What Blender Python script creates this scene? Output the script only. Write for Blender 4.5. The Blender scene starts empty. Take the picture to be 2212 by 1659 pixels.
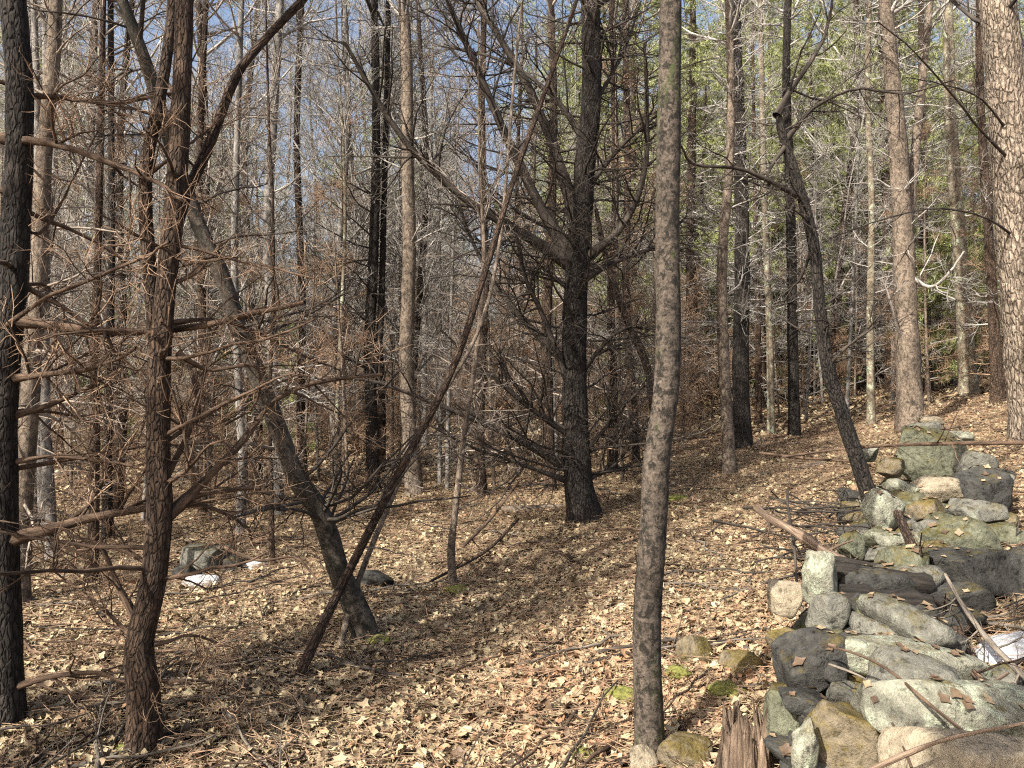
import bpy, math, random
import numpy as np
from mathutils import Vector, noise

SC = bpy.context.scene
COL = SC.collection
R8 = np.random.default_rng(11)
random.seed(5)
rad = math.radians

# ---------------------------------------------------------------- camera, sky, sun, exposure
CZ = 1.65                      # eye height
F = 1659.0                     # focal length in layout units (frame 2212 x 1659)
U0, V0 = 1106.0, 840.0
cam_d = bpy.data.cameras.new('camera')
cam_d.sensor_width = 36.0
cam_d.lens = 27.0
cam_d.clip_end = 600.0
cam = bpy.data.objects.new('camera', cam_d)
COL.objects.link(cam)
cam.location = (0, 0, CZ)
cam.rotation_euler = (rad(90.36), 0, 0)
SC.camera = cam

SUN_EL = rad(41.0)
SUN_AZ = rad(-137.0)           # compass bearing of the sun seen from above, from +Y clockwise: behind and to the left
sun_vec = Vector((math.sin(SUN_AZ) * math.cos(SUN_EL), math.cos(SUN_AZ) * math.cos(SUN_EL), math.sin(SUN_EL)))
world = bpy.data.worlds.new('World')
SC.world = world
world.use_nodes = True
wn = world.node_tree
bg = wn.nodes['Background']
sky = wn.nodes.new('ShaderNodeTexSky')
sky.sky_type = 'NISHITA'
sky.sun_disc = False
sky.sun_elevation = SUN_EL
sky.sun_rotation = SUN_AZ
sky.air_density = 1.0
sky.dust_density = 5.0
sky.ozone_density = 0.35
wn.links.new(sky.outputs[0], bg.inputs[0])
bg.inputs[1].default_value = 0.11
sd = bpy.data.lights.new('sun', 'SUN')
sd.energy = 5.0
sd.angle = rad(0.5)
sd.color = (1.0, 0.93, 0.82)
sun = bpy.data.objects.new('sun', sd)
COL.objects.link(sun)
sun.rotation_euler = sun_vec.to_track_quat('Z', 'Y').to_euler()
SC.view_settings.view_transform = 'Standard'
SC.view_settings.look = 'None'
SC.view_settings.gamma = 1.0
SC.view_settings.exposure = 1.25
SC.render.engine = 'CYCLES'
SC.cycles.use_denoising = False
SC.cycles.max_bounces = 4
SC.cycles.diffuse_bounces = 3
SC.cycles.glossy_bounces = 1
SC.cycles.transmission_bounces = 2
SC.cycles.transparent_max_bounces = 4
SC.cycles.filter_width = 1.2

# ---------------------------------------------------------------- helpers
def W(u, v, d):
    return np.array(((u - U0) / F * d, d, CZ - (v - V0) / F * d))

GP = [W(*a) for a in (
    (312, 1625, 3.5), (20, 1545, 3.7), (790, 1380, 5.1), (640, 1470, 4.4), (978, 1275, 6.0), (1265, 1122, 7.7),
    (1405, 1700, 3.2), (110, 1205, 7.8), (450, 1238, 7.0), (895, 1074, 10), (810, 1064, 10.5), (1575, 1029, 9.5),
    (1600, 967, 11), (1715, 953, 12), (1965, 922, 10.5), (2090, 850, 14), (1880, 925, 12), (1610, 1690, 2.9),
    (2160, 1405, 3.2), (2150, 1105, 6), (2150, 950, 9), (300, 1080, 12), (600, 1030, 14), (0, 1065, 13), (1500, 1480, 4.0))]
GP += [np.array(p, float) for p in ((0, 0, 0), (-5, 0, -.3), (5, 0, 1.0), (0, -10, -.2), (-12, -8, -.8), (10, -8, 1.2),
       (-25, 25, -.9), (0, 25, .75), (15, 25, 2.2), (0, 45, 2.4), (-30, 45, 1.2), (30, 45, 4.5), (0, 80, 7), (-50, 80, 5.5),
       (60, 80, 9), (-60, 20, -2), (60, 20, 4), (-40, -30, -2), (40, -30, 3))]
GP = np.array(GP)
def _tps(r2):
    return 0.5 * r2 * np.log(r2 + 1e-9)
def _fit():
    n = len(GP)
    d2 = ((GP[:, None, :2] - GP[None, :, :2]) ** 2).sum(-1)
    A = np.zeros((n + 3, n + 3))
    A[:n, :n] = _tps(d2) + np.eye(n) * 2.0
    A[:n, n] = 1; A[:n, n + 1:] = GP[:, :2]
    A[n:, :n] = A[:n, n:].T
    return np.linalg.solve(A, np.concatenate([GP[:, 2], np.zeros(3)]))
GW = _fit()
def G(x, y):
    x = np.asarray(x, float); y = np.asarray(y, float)
    sh = x.shape; x = x.ravel(); y = y.ravel()
    out = np.empty(len(x))
    for i in range(0, len(x), 20000):
        xs, ys = x[i:i + 20000], y[i:i + 20000]
        d2 = (xs[:, None] - GP[:, 0]) ** 2 + (ys[:, None] - GP[:, 1]) ** 2
        z = _tps(d2) @ GW[:-3] + GW[-3] + GW[-2] * xs + GW[-1] * ys
        z += .022 * np.sin(2.1 * xs + 1.3 * ys) * np.sin(1.7 * ys - .9 * xs) + .012 * np.sin(5.3 * xs - 2.2 * ys) * np.sin(4.1 * ys + 1.9 * xs)
        out[i:i + 20000] = z
    return out.reshape(sh)
def g1(x, y):
    return float(G(np.array([x]), np.array([y]))[0])

class MB:
    """collects quads and tris from numpy arrays and links them as one mesh object"""
    def __init__(s):
        s.v = []; s.q = []; s.t = []; s.a = []; s.b = []; s.n = 0
    def add(s, v, q=None, t=None, tint=None, bc=None):
        v = np.asarray(v, float).reshape(-1, 3)
        s.b.append(v if bc is None else bc)
        if q is not None and len(q): s.q.append(np.asarray(q) + s.n)
        if t is not None and len(t): s.t.append(np.asarray(t) + s.n)
        s.v.append(v)
        s.a.append(np.zeros(len(v)) if tint is None else np.broadcast_to(tint, (len(v),)))
        s.n += len(v)
    def tubes(s, P, R, n=3, tint=None):
        N, k, _ = P.shape
        T = np.gradient(P, axis=1)
        T /= np.linalg.norm(T, axis=2, keepdims=True) + 1e-9
        m = np.abs(T.mean(1))
        ref = np.eye(3)[np.argmin(m, axis=1)][:, None, :]
        A = np.cross(T, np.broadcast_to(ref, T.shape)); A /= np.linalg.norm(A, axis=2, keepdims=True) + 1e-9
        B = np.cross(T, A)
        an = np.arange(n) / n * 2 * math.pi
        V = P[:, :, None, :] + R[:, :, None, None] * (np.cos(an)[None, None, :, None] * A[:, :, None, :] + np.sin(an)[None, None, :, None] * B[:, :, None, :])
        idx = np.arange(N * k * n).reshape(N, k, n)
        a = idx[:, :-1]; b = idx[:, 1:]
        q = np.stack([a, np.roll(a, -1, 2), np.roll(b, -1, 2), b], -1).reshape(-1, 4)
        tt = None if tint is None else np.repeat(tint, k * n)
        ln = np.concatenate([np.zeros((N, 1)), np.cumsum(np.linalg.norm(np.diff(P, axis=1), axis=2), 1)], 1)
        rm = R.mean(1)[:, None, None] * .5 + R[:, :, None] * .5
        bc = np.stack(np.broadcast_arrays(rm * np.cos(an) + np.arange(N)[:, None, None] * .37, rm * np.sin(an), ln[:, :, None]), -1).reshape(-1, 3)
        s.add(V.reshape(-1, 3), q=q, tint=tt, bc=bc)
    def mesh(s, name, off=(0, 0, 0), smooth=True, tint=False, bark=True):
        v = np.concatenate(s.v) - np.asarray(off, float)
        q = np.concatenate(s.q) if s.q else np.zeros((0, 4), int)
        t = np.concatenate(s.t) if s.t else np.zeros((0, 3), int)
        me = bpy.data.meshes.new(name)
        me.vertices.add(len(v)); me.vertices.foreach_set('co', v.astype(np.float32).ravel())
        nl = q.size + t.size
        me.loops.add(nl)
        me.loops.foreach_set('vertex_index', np.concatenate([q.ravel(), t.ravel()]).astype(np.int32))
        me.polygons.add(len(q) + len(t))
        st = np.concatenate([np.arange(len(q)) * 4, q.size + np.arange(len(t)) * 3]).astype(np.int32)
        me.polygons.foreach_set('loop_start', st)
        me.polygons.foreach_set('use_smooth', np.full(len(st), smooth))
        if tint:
            at = me.attributes.new('tint', 'FLOAT', 'POINT')
            at.data.foreach_set('value', np.concatenate(s.a).astype(np.float32))
        elif bark:
            at = me.attributes.new('bc', 'FLOAT_VECTOR', 'POINT')
            at.data.foreach_set('vector', np.concatenate(s.b).astype(np.float32).ravel())
        me.update(calc_edges=True)
        return me

def link(name, me, mat, parent=None, loc=None, rot=None, label=None, cat=None, group=None, kind=None):
    o = bpy.data.objects.new(name, me)
    COL.objects.link(o)
    if me is not None and mat is not None and not me.materials:
        me.materials.append(mat)
    if parent is not None: o.parent = parent
    if loc is not None: o.location = [float(c) for c in loc]
    if rot is not None: o.rotation_euler = rot
    if label: o['label'] = label
    if cat: o['category'] = cat
    if group: o['group'] = group
    if kind: o['kind'] = kind
    return o
def thing(name, loc, label, cat, group=None, rot=(0, 0, 0)):
    return link(name, None, None, None, loc, rot, label, cat, group)
def dup(root, loc, rz, s, label=None, group=None, tilt=(0, 0)):
    r = root.copy(); COL.objects.link(r)
    r.location = loc; r.rotation_euler = (tilt[0], tilt[1], rz); r.scale = (s, s, s)
    if label: r['label'] = label
    if group: r['group'] = group
    for ch in list(root.children):
        c = ch.copy(); COL.objects.link(c); c.parent = r
    return r

def resample(pts, k):
    """Catmull-Rom through pts, k samples"""
    p = np.asarray(pts, float)
    e = np.concatenate([[2 * p[0] - p[1]], p, [2 * p[-1] - p[-2]]])
    t = np.linspace(0, len(p) - 1 - 1e-6, k)
    i = t.astype(int); f = (t - i)[:, None]
    a, b, c, d = e[i], e[i + 1], e[i + 2], e[i + 3]
    return .5 * (2 * b + (c - a) * f + (2 * a - 5 * b + 4 * c - d) * f ** 2 + (3 * b - a - 3 * c + d) * f ** 3)

def spawn(P, R, m, L, ang=(35, 65), wob=.12, up=0.0, t0=.25, t1=1., k=4, rr=.6, rmax=1., rmin=.0015, flat=0., tip=.35):
    N, kp, _ = P.shape
    t = R8.uniform(t0, t1, (N, m))
    f = t * (kp - 1); i = np.minimum(f.astype(int), kp - 2); f = f - i
    ar = np.arange(N)[:, None]
    a, b = P[ar, i], P[ar, i + 1]
    p = a + (b - a) * f[..., None]
    T = b - a; T = T / (np.linalg.norm(T, axis=-1, keepdims=True) + 1e-9)
    r = R[ar, i] * (1 - f) + R[ar, i + 1] * f
    rnd = R8.normal(size=T.shape); rnd[..., 2] *= (1 - flat)
    pr = rnd - (rnd * T).sum(-1, keepdims=True) * T
    pr /= np.linalg.norm(pr, axis=-1, keepdims=True) + 1e-9
    an = np.radians(R8.uniform(ang[0], ang[1], (N, m)))[..., None]
    d = np.cos(an) * T + np.sin(an) * pr
    ln = L * R8.uniform(.45, 1.1, (N, m)) * (1 - .45 * t)
    M = N * m
    p = p.reshape(M, 3); d = d.reshape(M, 3); ln = ln.reshape(M); r = r.reshape(M)
    out = [p]
    for j in range(k - 1):
        d = d + R8.normal(size=d.shape) * wob
        d[:, 2] += up / (k - 1)
        d /= np.linalg.norm(d, axis=1, keepdims=True) + 1e-9
        p = p + d * (ln / (k - 1))[:, None]
        out.append(p)
    P2 = np.stack(out, 1)
    r0 = np.clip(r * rr, rmin, rmax)
    R2 = r0[:, None] * np.linspace(1, tip, k)[None]
    return P2, R2

# ---------------------------------------------------------------- materials
def nodes(name):
    m = bpy.data.materials.new(name); m.use_nodes = True
    t = m.node_tree
    return m, t, t.nodes['Principled BSDF']
def nd(t, typ, **kw):
    n = t.nodes.new(typ)
    for k, v in kw.items():
        if hasattr(n, k): setattr(n, k, v)
        else: n.inputs[k].default_value = v
    return n
def ramp(t, src, stops):
    r = t.nodes.new('ShaderNodeValToRGB')
    el = r.color_ramp.elements
    while len(el) < len(stops): el.new(.5)
    for e, (p, c) in zip(el, stops):
        e.position = p; e.color = (*c, 1) if len(c) == 3 else c
    t.links.new(src, r.inputs[0])
    return r.outputs[0]
def mixc(t, fac, a, b):
    m = t.nodes.new('ShaderNodeMix'); m.data_type = 'RGBA'
    for s, x in ((0, fac), (6, a), (7, b)):
        if isinstance(x, bpy.types.NodeSocket): t.links.new(x, m.inputs[s])
        else: m.inputs[s].default_value = x if not isinstance(x, tuple) else (*x, 1)
    return m.outputs[2]
def coords(t, scale=(1, 1, 1), bc=False, rnd=True):
    if bc:
        c = nd(t, 'ShaderNodeAttribute', attribute_name='bc'); src = c.outputs['Vector']
    else:
        c = t.nodes.new('ShaderNodeTexCoord'); src = c.outputs['Object']
    mp = t.nodes.new('ShaderNodeMapping')
    mp.inputs['Scale'].default_value = scale
    if rnd:
        oi = t.nodes.new('ShaderNodeObjectInfo')
        sc = nd(t, 'ShaderNodeVectorMath', operation='SCALE')
        sc.inputs[0].default_value = (37.0, 19.0, 23.0)
        t.links.new(oi.outputs['Random'], sc.inputs['Scale'])
        ad = nd(t, 'ShaderNodeVectorMath', operation='ADD')
        t.links.new(src, ad.inputs[0]); t.links.new(sc.outputs[0], ad.inputs[1])
        t.links.new(ad.outputs[0], mp.inputs[0])
    else:
        t.links.new(src, mp.inputs[0])
    return mp.outputs[0]
def noi(t, vec, scale, detail=4, rough=.6, dist=0.):
    n = nd(t, 'ShaderNodeTexNoise')
    n.inputs['Scale'].default_value = scale; n.inputs['Detail'].default_value = detail
    n.inputs['Roughness'].default_value = rough; n.inputs['Distortion'].default_value = dist
    t.links.new(vec, n.inputs['Vector'])
    return n.outputs['Fac']
def bump(t, b, h, strength, dist):
    n = t.nodes.new('ShaderNodeBump')
    n.inputs['Strength'].default_value = strength; n.inputs['Distance'].default_value = dist
    t.links.new(h, n.inputs['Height']); t.links.new(n.outputs[0], b.inputs['Normal'])

def bark(name, dark, light, patch=None, pamt=.58, vs=.18, scale=38, bs=.8, moss=None, pscale=9, mamt=.6, crack=0):
    m, t, b = nodes(name)
    v = coords(t, (1, 1, vs), True)
    h = noi(t, v, scale, 6, .7, .7)
    v2 = coords(t, (1, 1, .6), True)
    big = noi(t, v2, 4.5, 4, .65)
    c = ramp(t, h, [(.36, dark), (.62, light)])
    mm = t.nodes.new('ShaderNodeMix'); mm.data_type = 'RGBA'; mm.blend_type = 'MULTIPLY'
    mm.inputs[0].default_value = .8
    t.links.new(c, mm.inputs[6]); t.links.new(ramp(t, big, [(.32, (.5, .5, .5)), (.68, (1.25, 1.25, 1.25))]), mm.inputs[7])
    c = mm.outputs[2]
    if crack:
        vo = nd(t, 'ShaderNodeTexVoronoi', feature='DISTANCE_TO_EDGE')
        vo.inputs['Scale'].default_value = crack
        wv = nd(t, 'ShaderNodeVectorMath', operation='MULTIPLY_ADD')
        nz = nd(t, 'ShaderNodeTexNoise'); nz.inputs['Scale'].default_value = 30; nz.inputs['Detail'].default_value = 3
        cv = coords(t, (1, 1, .3), True)
        t.links.new(cv, nz.inputs['Vector']); t.links.new(nz.outputs['Color'], wv.inputs[0])
        wv.inputs[1].default_value = (.03, .03, .03); t.links.new(cv, wv.inputs[2]); t.links.new(wv.outputs[0], vo.inputs['Vector'])
        cr = ramp(t, vo.outputs['Distance'], [(0, (.15, .15, .15)), (.2, (1, 1, 1))])
        m3 = t.nodes.new('ShaderNodeMix'); m3.data_type = 'RGBA'; m3.blend_type = 'MULTIPLY'; m3.inputs[0].default_value = .6 if crack > 30 else .4
        t.links.new(c, m3.inputs[6]); t.links.new(cr, m3.inputs[7]); c = m3.outputs[2]
        hh = nd(t, 'ShaderNodeMath', operation='MULTIPLY_ADD'); hh.inputs[1].default_value = .6
        t.links.new(h, hh.inputs[0]); t.links.new(cr, hh.inputs[2]); h2 = hh.outputs[0]
    else:
        h2 = h
    if patch:
        pn = noi(t, coords(t, (1, 1, .75), True), pscale, 7, .78, .4)
        f = ramp(t, pn, [(pamt, (0, 0, 0)), (pamt + .05, (.9, .9, .9))])
        c = mixc(t, f, c, patch)
    if moss:
        pn = noi(t, coords(t, (1.3, 1.3, .5), True), 4.5, 7, .8, .3)
        f = ramp(t, pn, [(mamt, (0, 0, 0)), (mamt + .07, (.9, .9, .9))])
        c = mixc(t, f, c, ramp(t, h, [(.35, tuple(x * .4 for x in moss)), (.65, moss)]))
    t.links.new(c, b.inputs['Base Color'])
    b.inputs['Roughness'].default_value = .88
    b.inputs['Specular IOR Level'].default_value = .25
    bump(t, b, h2, bs, .025)
    return m

M = {}
M['bark_dark'] = bark('bark_dark', (.02, .012, .008), (.115, .076, .052), (.15, .15, .12), .66, moss=(.06, .07, .03), mamt=.66, crack=60)
M['bark_brown'] = bark('bark_brown', (.024, .015, .01), (.14, .094, .065), (.17, .155, .12), .67, crack=62)
M['bark_mottle'] = bark('bark_mottle', (.024, .02, .016), (.112, .09, .072), (.01, .009, .007), .5, 1., 60, .4, moss=(.06, .08, .026), pscale=30, mamt=.545)  # real blotches and moss; overall tone lowered in place of shade up the trunk
M['bark_bent'] = bark('bark_bent', (.02, .017, .014), (.12, .1, .08), (.022, .022, .016), .52, .7, 30, .6, moss=(.05, .06, .022), pscale=7, mamt=.6)
M['bark_grey'] = bark('bark_grey', (.05, .046, .042), (.26, .245, .225), (.035, .033, .03), .6, .5, 24, .5, pscale=6)
M['bark_tan'] = bark('bark_tan', (.055, .042, .031), (.25, .2, .155), (.045, .037, .029), .56, .5, 40, .8, moss=(.24, .24, .18), pscale=13, mamt=.63)
M['bark_pine'] = bark('bark_pine', (.1, .075, .055), (.37, .305, .24), (.09, .07, .055), .6, .5, 30, 1., moss=(.42, .4, .34), pscale=11, mamt=.62, crack=26)
M['bark_black'] = bark('bark_black', (.008, .007, .006), (.055, .046, .039), (.1, .1, .085), .66, crack=52)
M['bark_lichen'] = bark('bark_lichen', (.06, .05, .036), (.22, .18, .13), (.3, .33, .24), .54, .7, 20, .5)
M['twig_brown'] = bark('twig_brown', (.17, .105, .065), (.4, .275, .185), None, bs=.3)
M['twig_mid'] = bark('twig_mid', (.12, .098, .08), (.36, .305, .255), None, bs=.3)
M['twig_grey'] = bark('twig_grey', (.16, .146, .132), (.43, .405, .37), None, bs=.3)
M['twig_dark'] = bark('twig_dark', (.018, .015, .012), (.075, .062, .052), None, bs=.3)
M['limb'] = bark('dead_limb', (.028, .018, .012), (.15, .1, .068), (.16, .145, .11), .66, bs=.7)
M['stick_grey'] = bark('stick_grey', (.05, .042, .034), (.22, .19, .155), None, bs=.6)
M['wood'] = bark('weathered_wood', (.045, .028, .018), (.27, .2, .145), (.14, .13, .1), .66, .06, 44, 1.)
M['wood_dark'] = bark('shade_dark_rotten_wood', (.005, .005, .004), (.04, .034, .029), (.05, .055, .04), .64, .1, 26, 1.)  # rotten wood blackened so the rails carry their shade in the colour

def leaf_mat():
    m, t, b = nodes('dry_leaf')
    at = nd(t, 'ShaderNodeAttribute', attribute_name='tint')
    c = ramp(t, at.outputs['Fac'], [(0, (.05, .034, .022)), (.2, (.12, .08, .05)), (.4, (.26, .2, .125)), (.58, (.36, .295, .18)), (.76, (.42, .355, .22)), (.86, (.31, .175, .1)), (.93, (.4, .33, .21)), (1, (.46, .4, .28))])
    n = noi(t, coords(t, (1, 1, 1), rnd=False), 60, 3, .6)
    mm = t.nodes.new('ShaderNodeMix'); mm.data_type = 'RGBA'; mm.blend_type = 'MULTIPLY'; mm.inputs[0].default_value = .8
    t.links.new(c, mm.inputs[6]); t.links.new(ramp(t, n, [(.3, (.55, .52, .5)), (.7, (1.1, 1.1, 1.1))]), mm.inputs[7])
    t.links.new(mm.outputs[2], b.inputs['Base Color'])
    b.inputs['Roughness'].default_value = .62
    b.inputs['Specular IOR Level'].default_value = .35
    return m
M['leaf'] = leaf_mat()

def ground_mat():
    m, t, b = nodes('forest_soil')
    v = coords(t, (1, 1, 1), rnd=False)
    n1 = noi(t, v, 26, 6, .75, .8); n2 = noi(t, v, 1.3, 4, .6)
    vo = nd(t, 'ShaderNodeTexVoronoi'); vo.inputs['Scale'].default_value = 17
    wv = nd(t, 'ShaderNodeVectorMath', operation='ADD'); t.links.new(v, wv.inputs[0])
    nn = nd(t, 'ShaderNodeTexNoise'); nn.inputs['Scale'].default_value = 9; t.links.new(v, nn.inputs['Vector'])
    t.links.new(nn.outputs['Color'], wv.inputs[1]); t.links.new(wv.outputs[0], vo.inputs['Vector'])
    sep = nd(t, 'ShaderNodeSeparateColor'); t.links.new(vo.outputs['Color'], sep.inputs[0])
    c = ramp(t, sep.outputs[0], [(0, (.05, .032, .02)), (.3, (.14, .088, .054)), (.6, (.29, .195, .12)), (.85, (.4, .285, .18)), (1, (.33, .19, .1))])
    c2 = ramp(t, n1, [(.3, (.35, .33, .3)), (.65, (1.05, 1.05, 1.05))])
    mm = t.nodes.new('ShaderNodeMix'); mm.data_type = 'RGBA'; mm.blend_type = 'MULTIPLY'; mm.inputs[0].default_value = 1
    t.links.new(c, mm.inputs[6]); t.links.new(c2, mm.inputs[7])
    f = ramp(t, n2, [(.6, (0, 0, 0)), (.72, (.6, .6, .6))])
    c3 = mixc(t, f, mm.outputs[2], (.16, .15, .06))
    t.links.new(c3, b.inputs['Base Color']); b.inputs['Roughness'].default_value = .9
    bump(t, b, n1, 1., .04)
    return m
M['soil'] = ground_mat()

def stone_mat(name, dark, light, lich, lamt, moss, mamt):
    m, t, b = nodes(name)
    v = coords(t)
    n1 = noi(t, v, 6, 7, .75, .3); n2 = noi(t, v, 75, 4, .7); n4 = noi(t, v, 22, 5, .75, .4)
    c = ramp(t, n1, [(.32, dark), (.66, light)])
    c = mixc(t, .5, c, ramp(t, n4, [(.36, tuple(x * .45 for x in dark)), (.64, light)]))
    ln = noi(t, v, 10, 9, .82, .5)
    f = ramp(t, ln, [(lamt, (0, 0, 0)), (lamt + .1, (.85, .85, .85))])
    c = mixc(t, f, c, mixc(t, ramp(t, n2, [(.4, (0, 0, 0)), (.62, (1, 1, 1))]), tuple(x * .62 for x in lich), lich))
    f2 = ramp(t, n4, [(.36, (.8, .8, .8)), (.42, (0, 0, 0))])
    c = mixc(t, f2, c, tuple(x * .45 for x in dark))
    h = n1
    if moss:
        ge = t.nodes.new('ShaderNodeNewGeometry'); sx = t.nodes.new('ShaderNodeSeparateXYZ')
        t.links.new(ge.outputs['Normal'], sx.inputs[0])
        mn = noi(t, v, 8, 9, .82)
        ma = nd(t, 'ShaderNodeMath', operation='MULTIPLY_ADD'); ma.inputs[1].default_value = .16
        t.links.new(sx.outputs[2], ma.inputs[0]); t.links.new(mn, ma.inputs[2])
        f3 = ramp(t, ma.outputs[0], [(mamt, (0, 0, 0)), (mamt + .12, (.95, .95, .95))])
        mv = noi(t, v, 3, 3, .6)
        mc = mixc(t, mv, ramp(t, n2, [(.38, tuple(x * .3 for x in moss)), (.62, moss)]), ramp(t, n4, [(.38, (.05, .034, .016)), (.62, (.17, .125, .05))]))
        c = mixc(t, f3, c, mc)
    t.links.new(c, b.inputs['Base Color']); b.inputs['Roughness'].default_value = .95
    b.inputs['Specular IOR Level'].default_value = .15
    ad = nd(t, 'ShaderNodeMath', operation='MULTIPLY_ADD'); ad.inputs[1].default_value = .5
    t.links.new(n2, ad.inputs[0]); t.links.new(n4, ad.inputs[2])
    bump(t, b, ad.outputs[0], .9, .022)
    return m
M['st_grey'] = stone_mat('stone_grey', (.06, .06, .052), (.2, .195, .165), (.31, .35, .26), .57, (.1, .1, .03), .62)
M['st_pale'] = stone_mat('stone_pale_lichen', (.1, .1, .078), (.29, .285, .225), (.44, .49, .36), .5, (.14, .13, .04), .66)
M['st_moss'] = stone_mat('stone_mossy', (.09, .074, .05), (.22, .185, .13), (.27, .29, .2), .62, (.15, .125, .03), .53)
M['st_tan'] = stone_mat('stone_tan', (.16, .135, .095), (.35, .3, .22), (.34, .34, .26), .66, None, 0)
M['st_dark'] = stone_mat('stone_dark', (.018, .018, .017), (.075, .074, .068), (.13, .145, .11), .62, (.05, .055, .018), .64)
M['st_green'] = stone_mat('stone_green', (.055, .058, .04), (.17, .175, .125), (.28, .32, .22), .57, (.09, .1, .03), .57)

def simple(name, c1, c2, scale, rough=.8, bs=.5, bd=.02):
    m, t, b = nodes(name)
    n = noi(t, coords(t), scale, 5, .65)
    t.links.new(ramp(t, n, [(.3, c1), (.7, c2)]), b.inputs['Base Color'])
    b.inputs['Roughness'].default_value = rough
    bump(t, b, n, bs, bd)
    return m
M['snow'] = simple('old_snow', (.22, .215, .21), (.5, .52, .56), 22, .7, .8, .04)
M['moss'] = simple('moss', (.06, .065, .014), (.23, .23, .05), 60, .95, .9, .02)
def needle_mat(name, a, b_):
    m, t, b = nodes(name)
    at = nd(t, 'ShaderNodeAttribute', attribute_name='tint')
    t.links.new(ramp(t, at.outputs['Fac'], [(0, a), (1, b_)]), b.inputs['Base Color'])
    b.inputs['Roughness'].default_value = .5
    return m
M['needle'] = needle_mat('pine_needles', (.14, .165, .05), (.36, .4, .15))
M['dryleaf'] = M['leaf']

# ---------------------------------------------------------------- ground
def make_ground():
    xs = np.concatenate([np.linspace(-75, -14, 26), np.linspace(-13, 13, 176), np.linspace(14, 75, 26)])
    ys = np.concatenate([np.linspace(-34, -2, 18), np.linspace(-1.5, 16, 118), np.linspace(17, 110, 50)])
    X, Y = np.meshgrid(xs, ys)
    Z = G(X, Y)
    nx, ny = len(xs), len(ys)
    idx = np.arange(nx * ny).reshape(ny, nx)
    q = np.stack([idx[:-1, :-1], idx[:-1, 1:], idx[1:, 1:], idx[1:, :-1]], -1).reshape(-1, 4)
    mb = MB(); mb.add(np.stack([X, Y, Z], -1).reshape(-1, 3), q=q)
    link('ground', mb.mesh('ground'), M['soil'], label='sloping forest floor of brown soil', kind='structure')
make_ground()

# ---------------------------------------------------------------- trees placed one by one
def trunk_mesh(mb, P, R, sides=14, rough=.06, flare=0.):
    k = len(P)
    R = np.array(R, float)
    s = np.linspace(0, 1, k)
    if flare:
        z = P[:, 2] - P[0, 2]
        R = R * (1 + flare * np.exp(-np.maximum(z, 0) / .22))
    n0 = mb.n
    mb.tubes(P[None], R[None], sides)
    V = mb.v[-1]
    c = np.repeat(P, sides, 0)
    d = V - c
    seed = R8.uniform(0, 50)
    nz = np.array([noise.noise(Vector((v[0] * 9 + seed, v[1] * 9, v[2] * 3.5))) + .6 * noise.noise(Vector((v[0] * 26 + seed, v[1] * 26, v[2] * 8))) for v in V])
    mb.v[-1] = c + d * (1 + rough * 1.6 * nz)[:, None]

def pix_path(pts, d, k, ddepth=0.):
    """pts in layout units from base to tip; ddepth = how much farther away the tip stands"""
    n = len(pts)
    w = []
    for i, p in enumerate(pts):
        dd = p[2] if len(p) > 2 else d + ddepth * i / (n - 1)
        w.append(W(p[0], p[1], dd))
    return resample(w, k)

def extend(P, H, up=.75):
    """carry a stem on upward beyond the picture to height H above its base"""
    P = list(P); d = P[-1] - P[-3]; d /= np.linalg.norm(d)
    st = .35
    while P[-1][2] - P[0][2] < H:
        d = d * .92 + np.array((0, 0, .08 * up)) + R8.normal(size=3) * .02
        d /= np.linalg.norm(d)
        P.append(P[-1] + d * st)
    return np.array(P)

def needles(mb, P, n_per, L, wd):
    """tufts of needle blades along twigs P"""
    N, k, _ = P.shape
    t = R8.uniform(.3, 1, (N, n_per)) * (k - 1)
    i = np.minimum(t.astype(int), k - 2); f = (t - i)[..., None]
    ar = np.arange(N)[:, None]
    p = P[ar, i] * (1 - f) + P[ar, i + 1] * f
    T = P[ar, i + 1] - P[ar, i]; T = T / (np.linalg.norm(T, axis=-1, keepdims=True) + 1e-9)
    d = T * .6 + R8.normal(size=p.shape) * .6; d[..., 2] += .15; d /= np.linalg.norm(d, axis=-1, keepdims=True)
    s = np.cross(d, R8.normal(size=p.shape)); s /= np.linalg.norm(s, axis=-1, keepdims=True) + 1e-9
    p = p.reshape(-1, 3); d = d.reshape(-1, 3); s = s.reshape(-1, 3)
    ln = L * R8.uniform(.6, 1.2, (len(p), 1))
    V = np.stack([p - s * wd, p + s * wd, p + d * ln], 1)
    tt = np.arange(len(p) * 3).reshape(-1, 3)
    mb.add(V.reshape(-1, 3), t=tt, tint=np.repeat(R8.uniform(0, 1, len(p)), 3))

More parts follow.
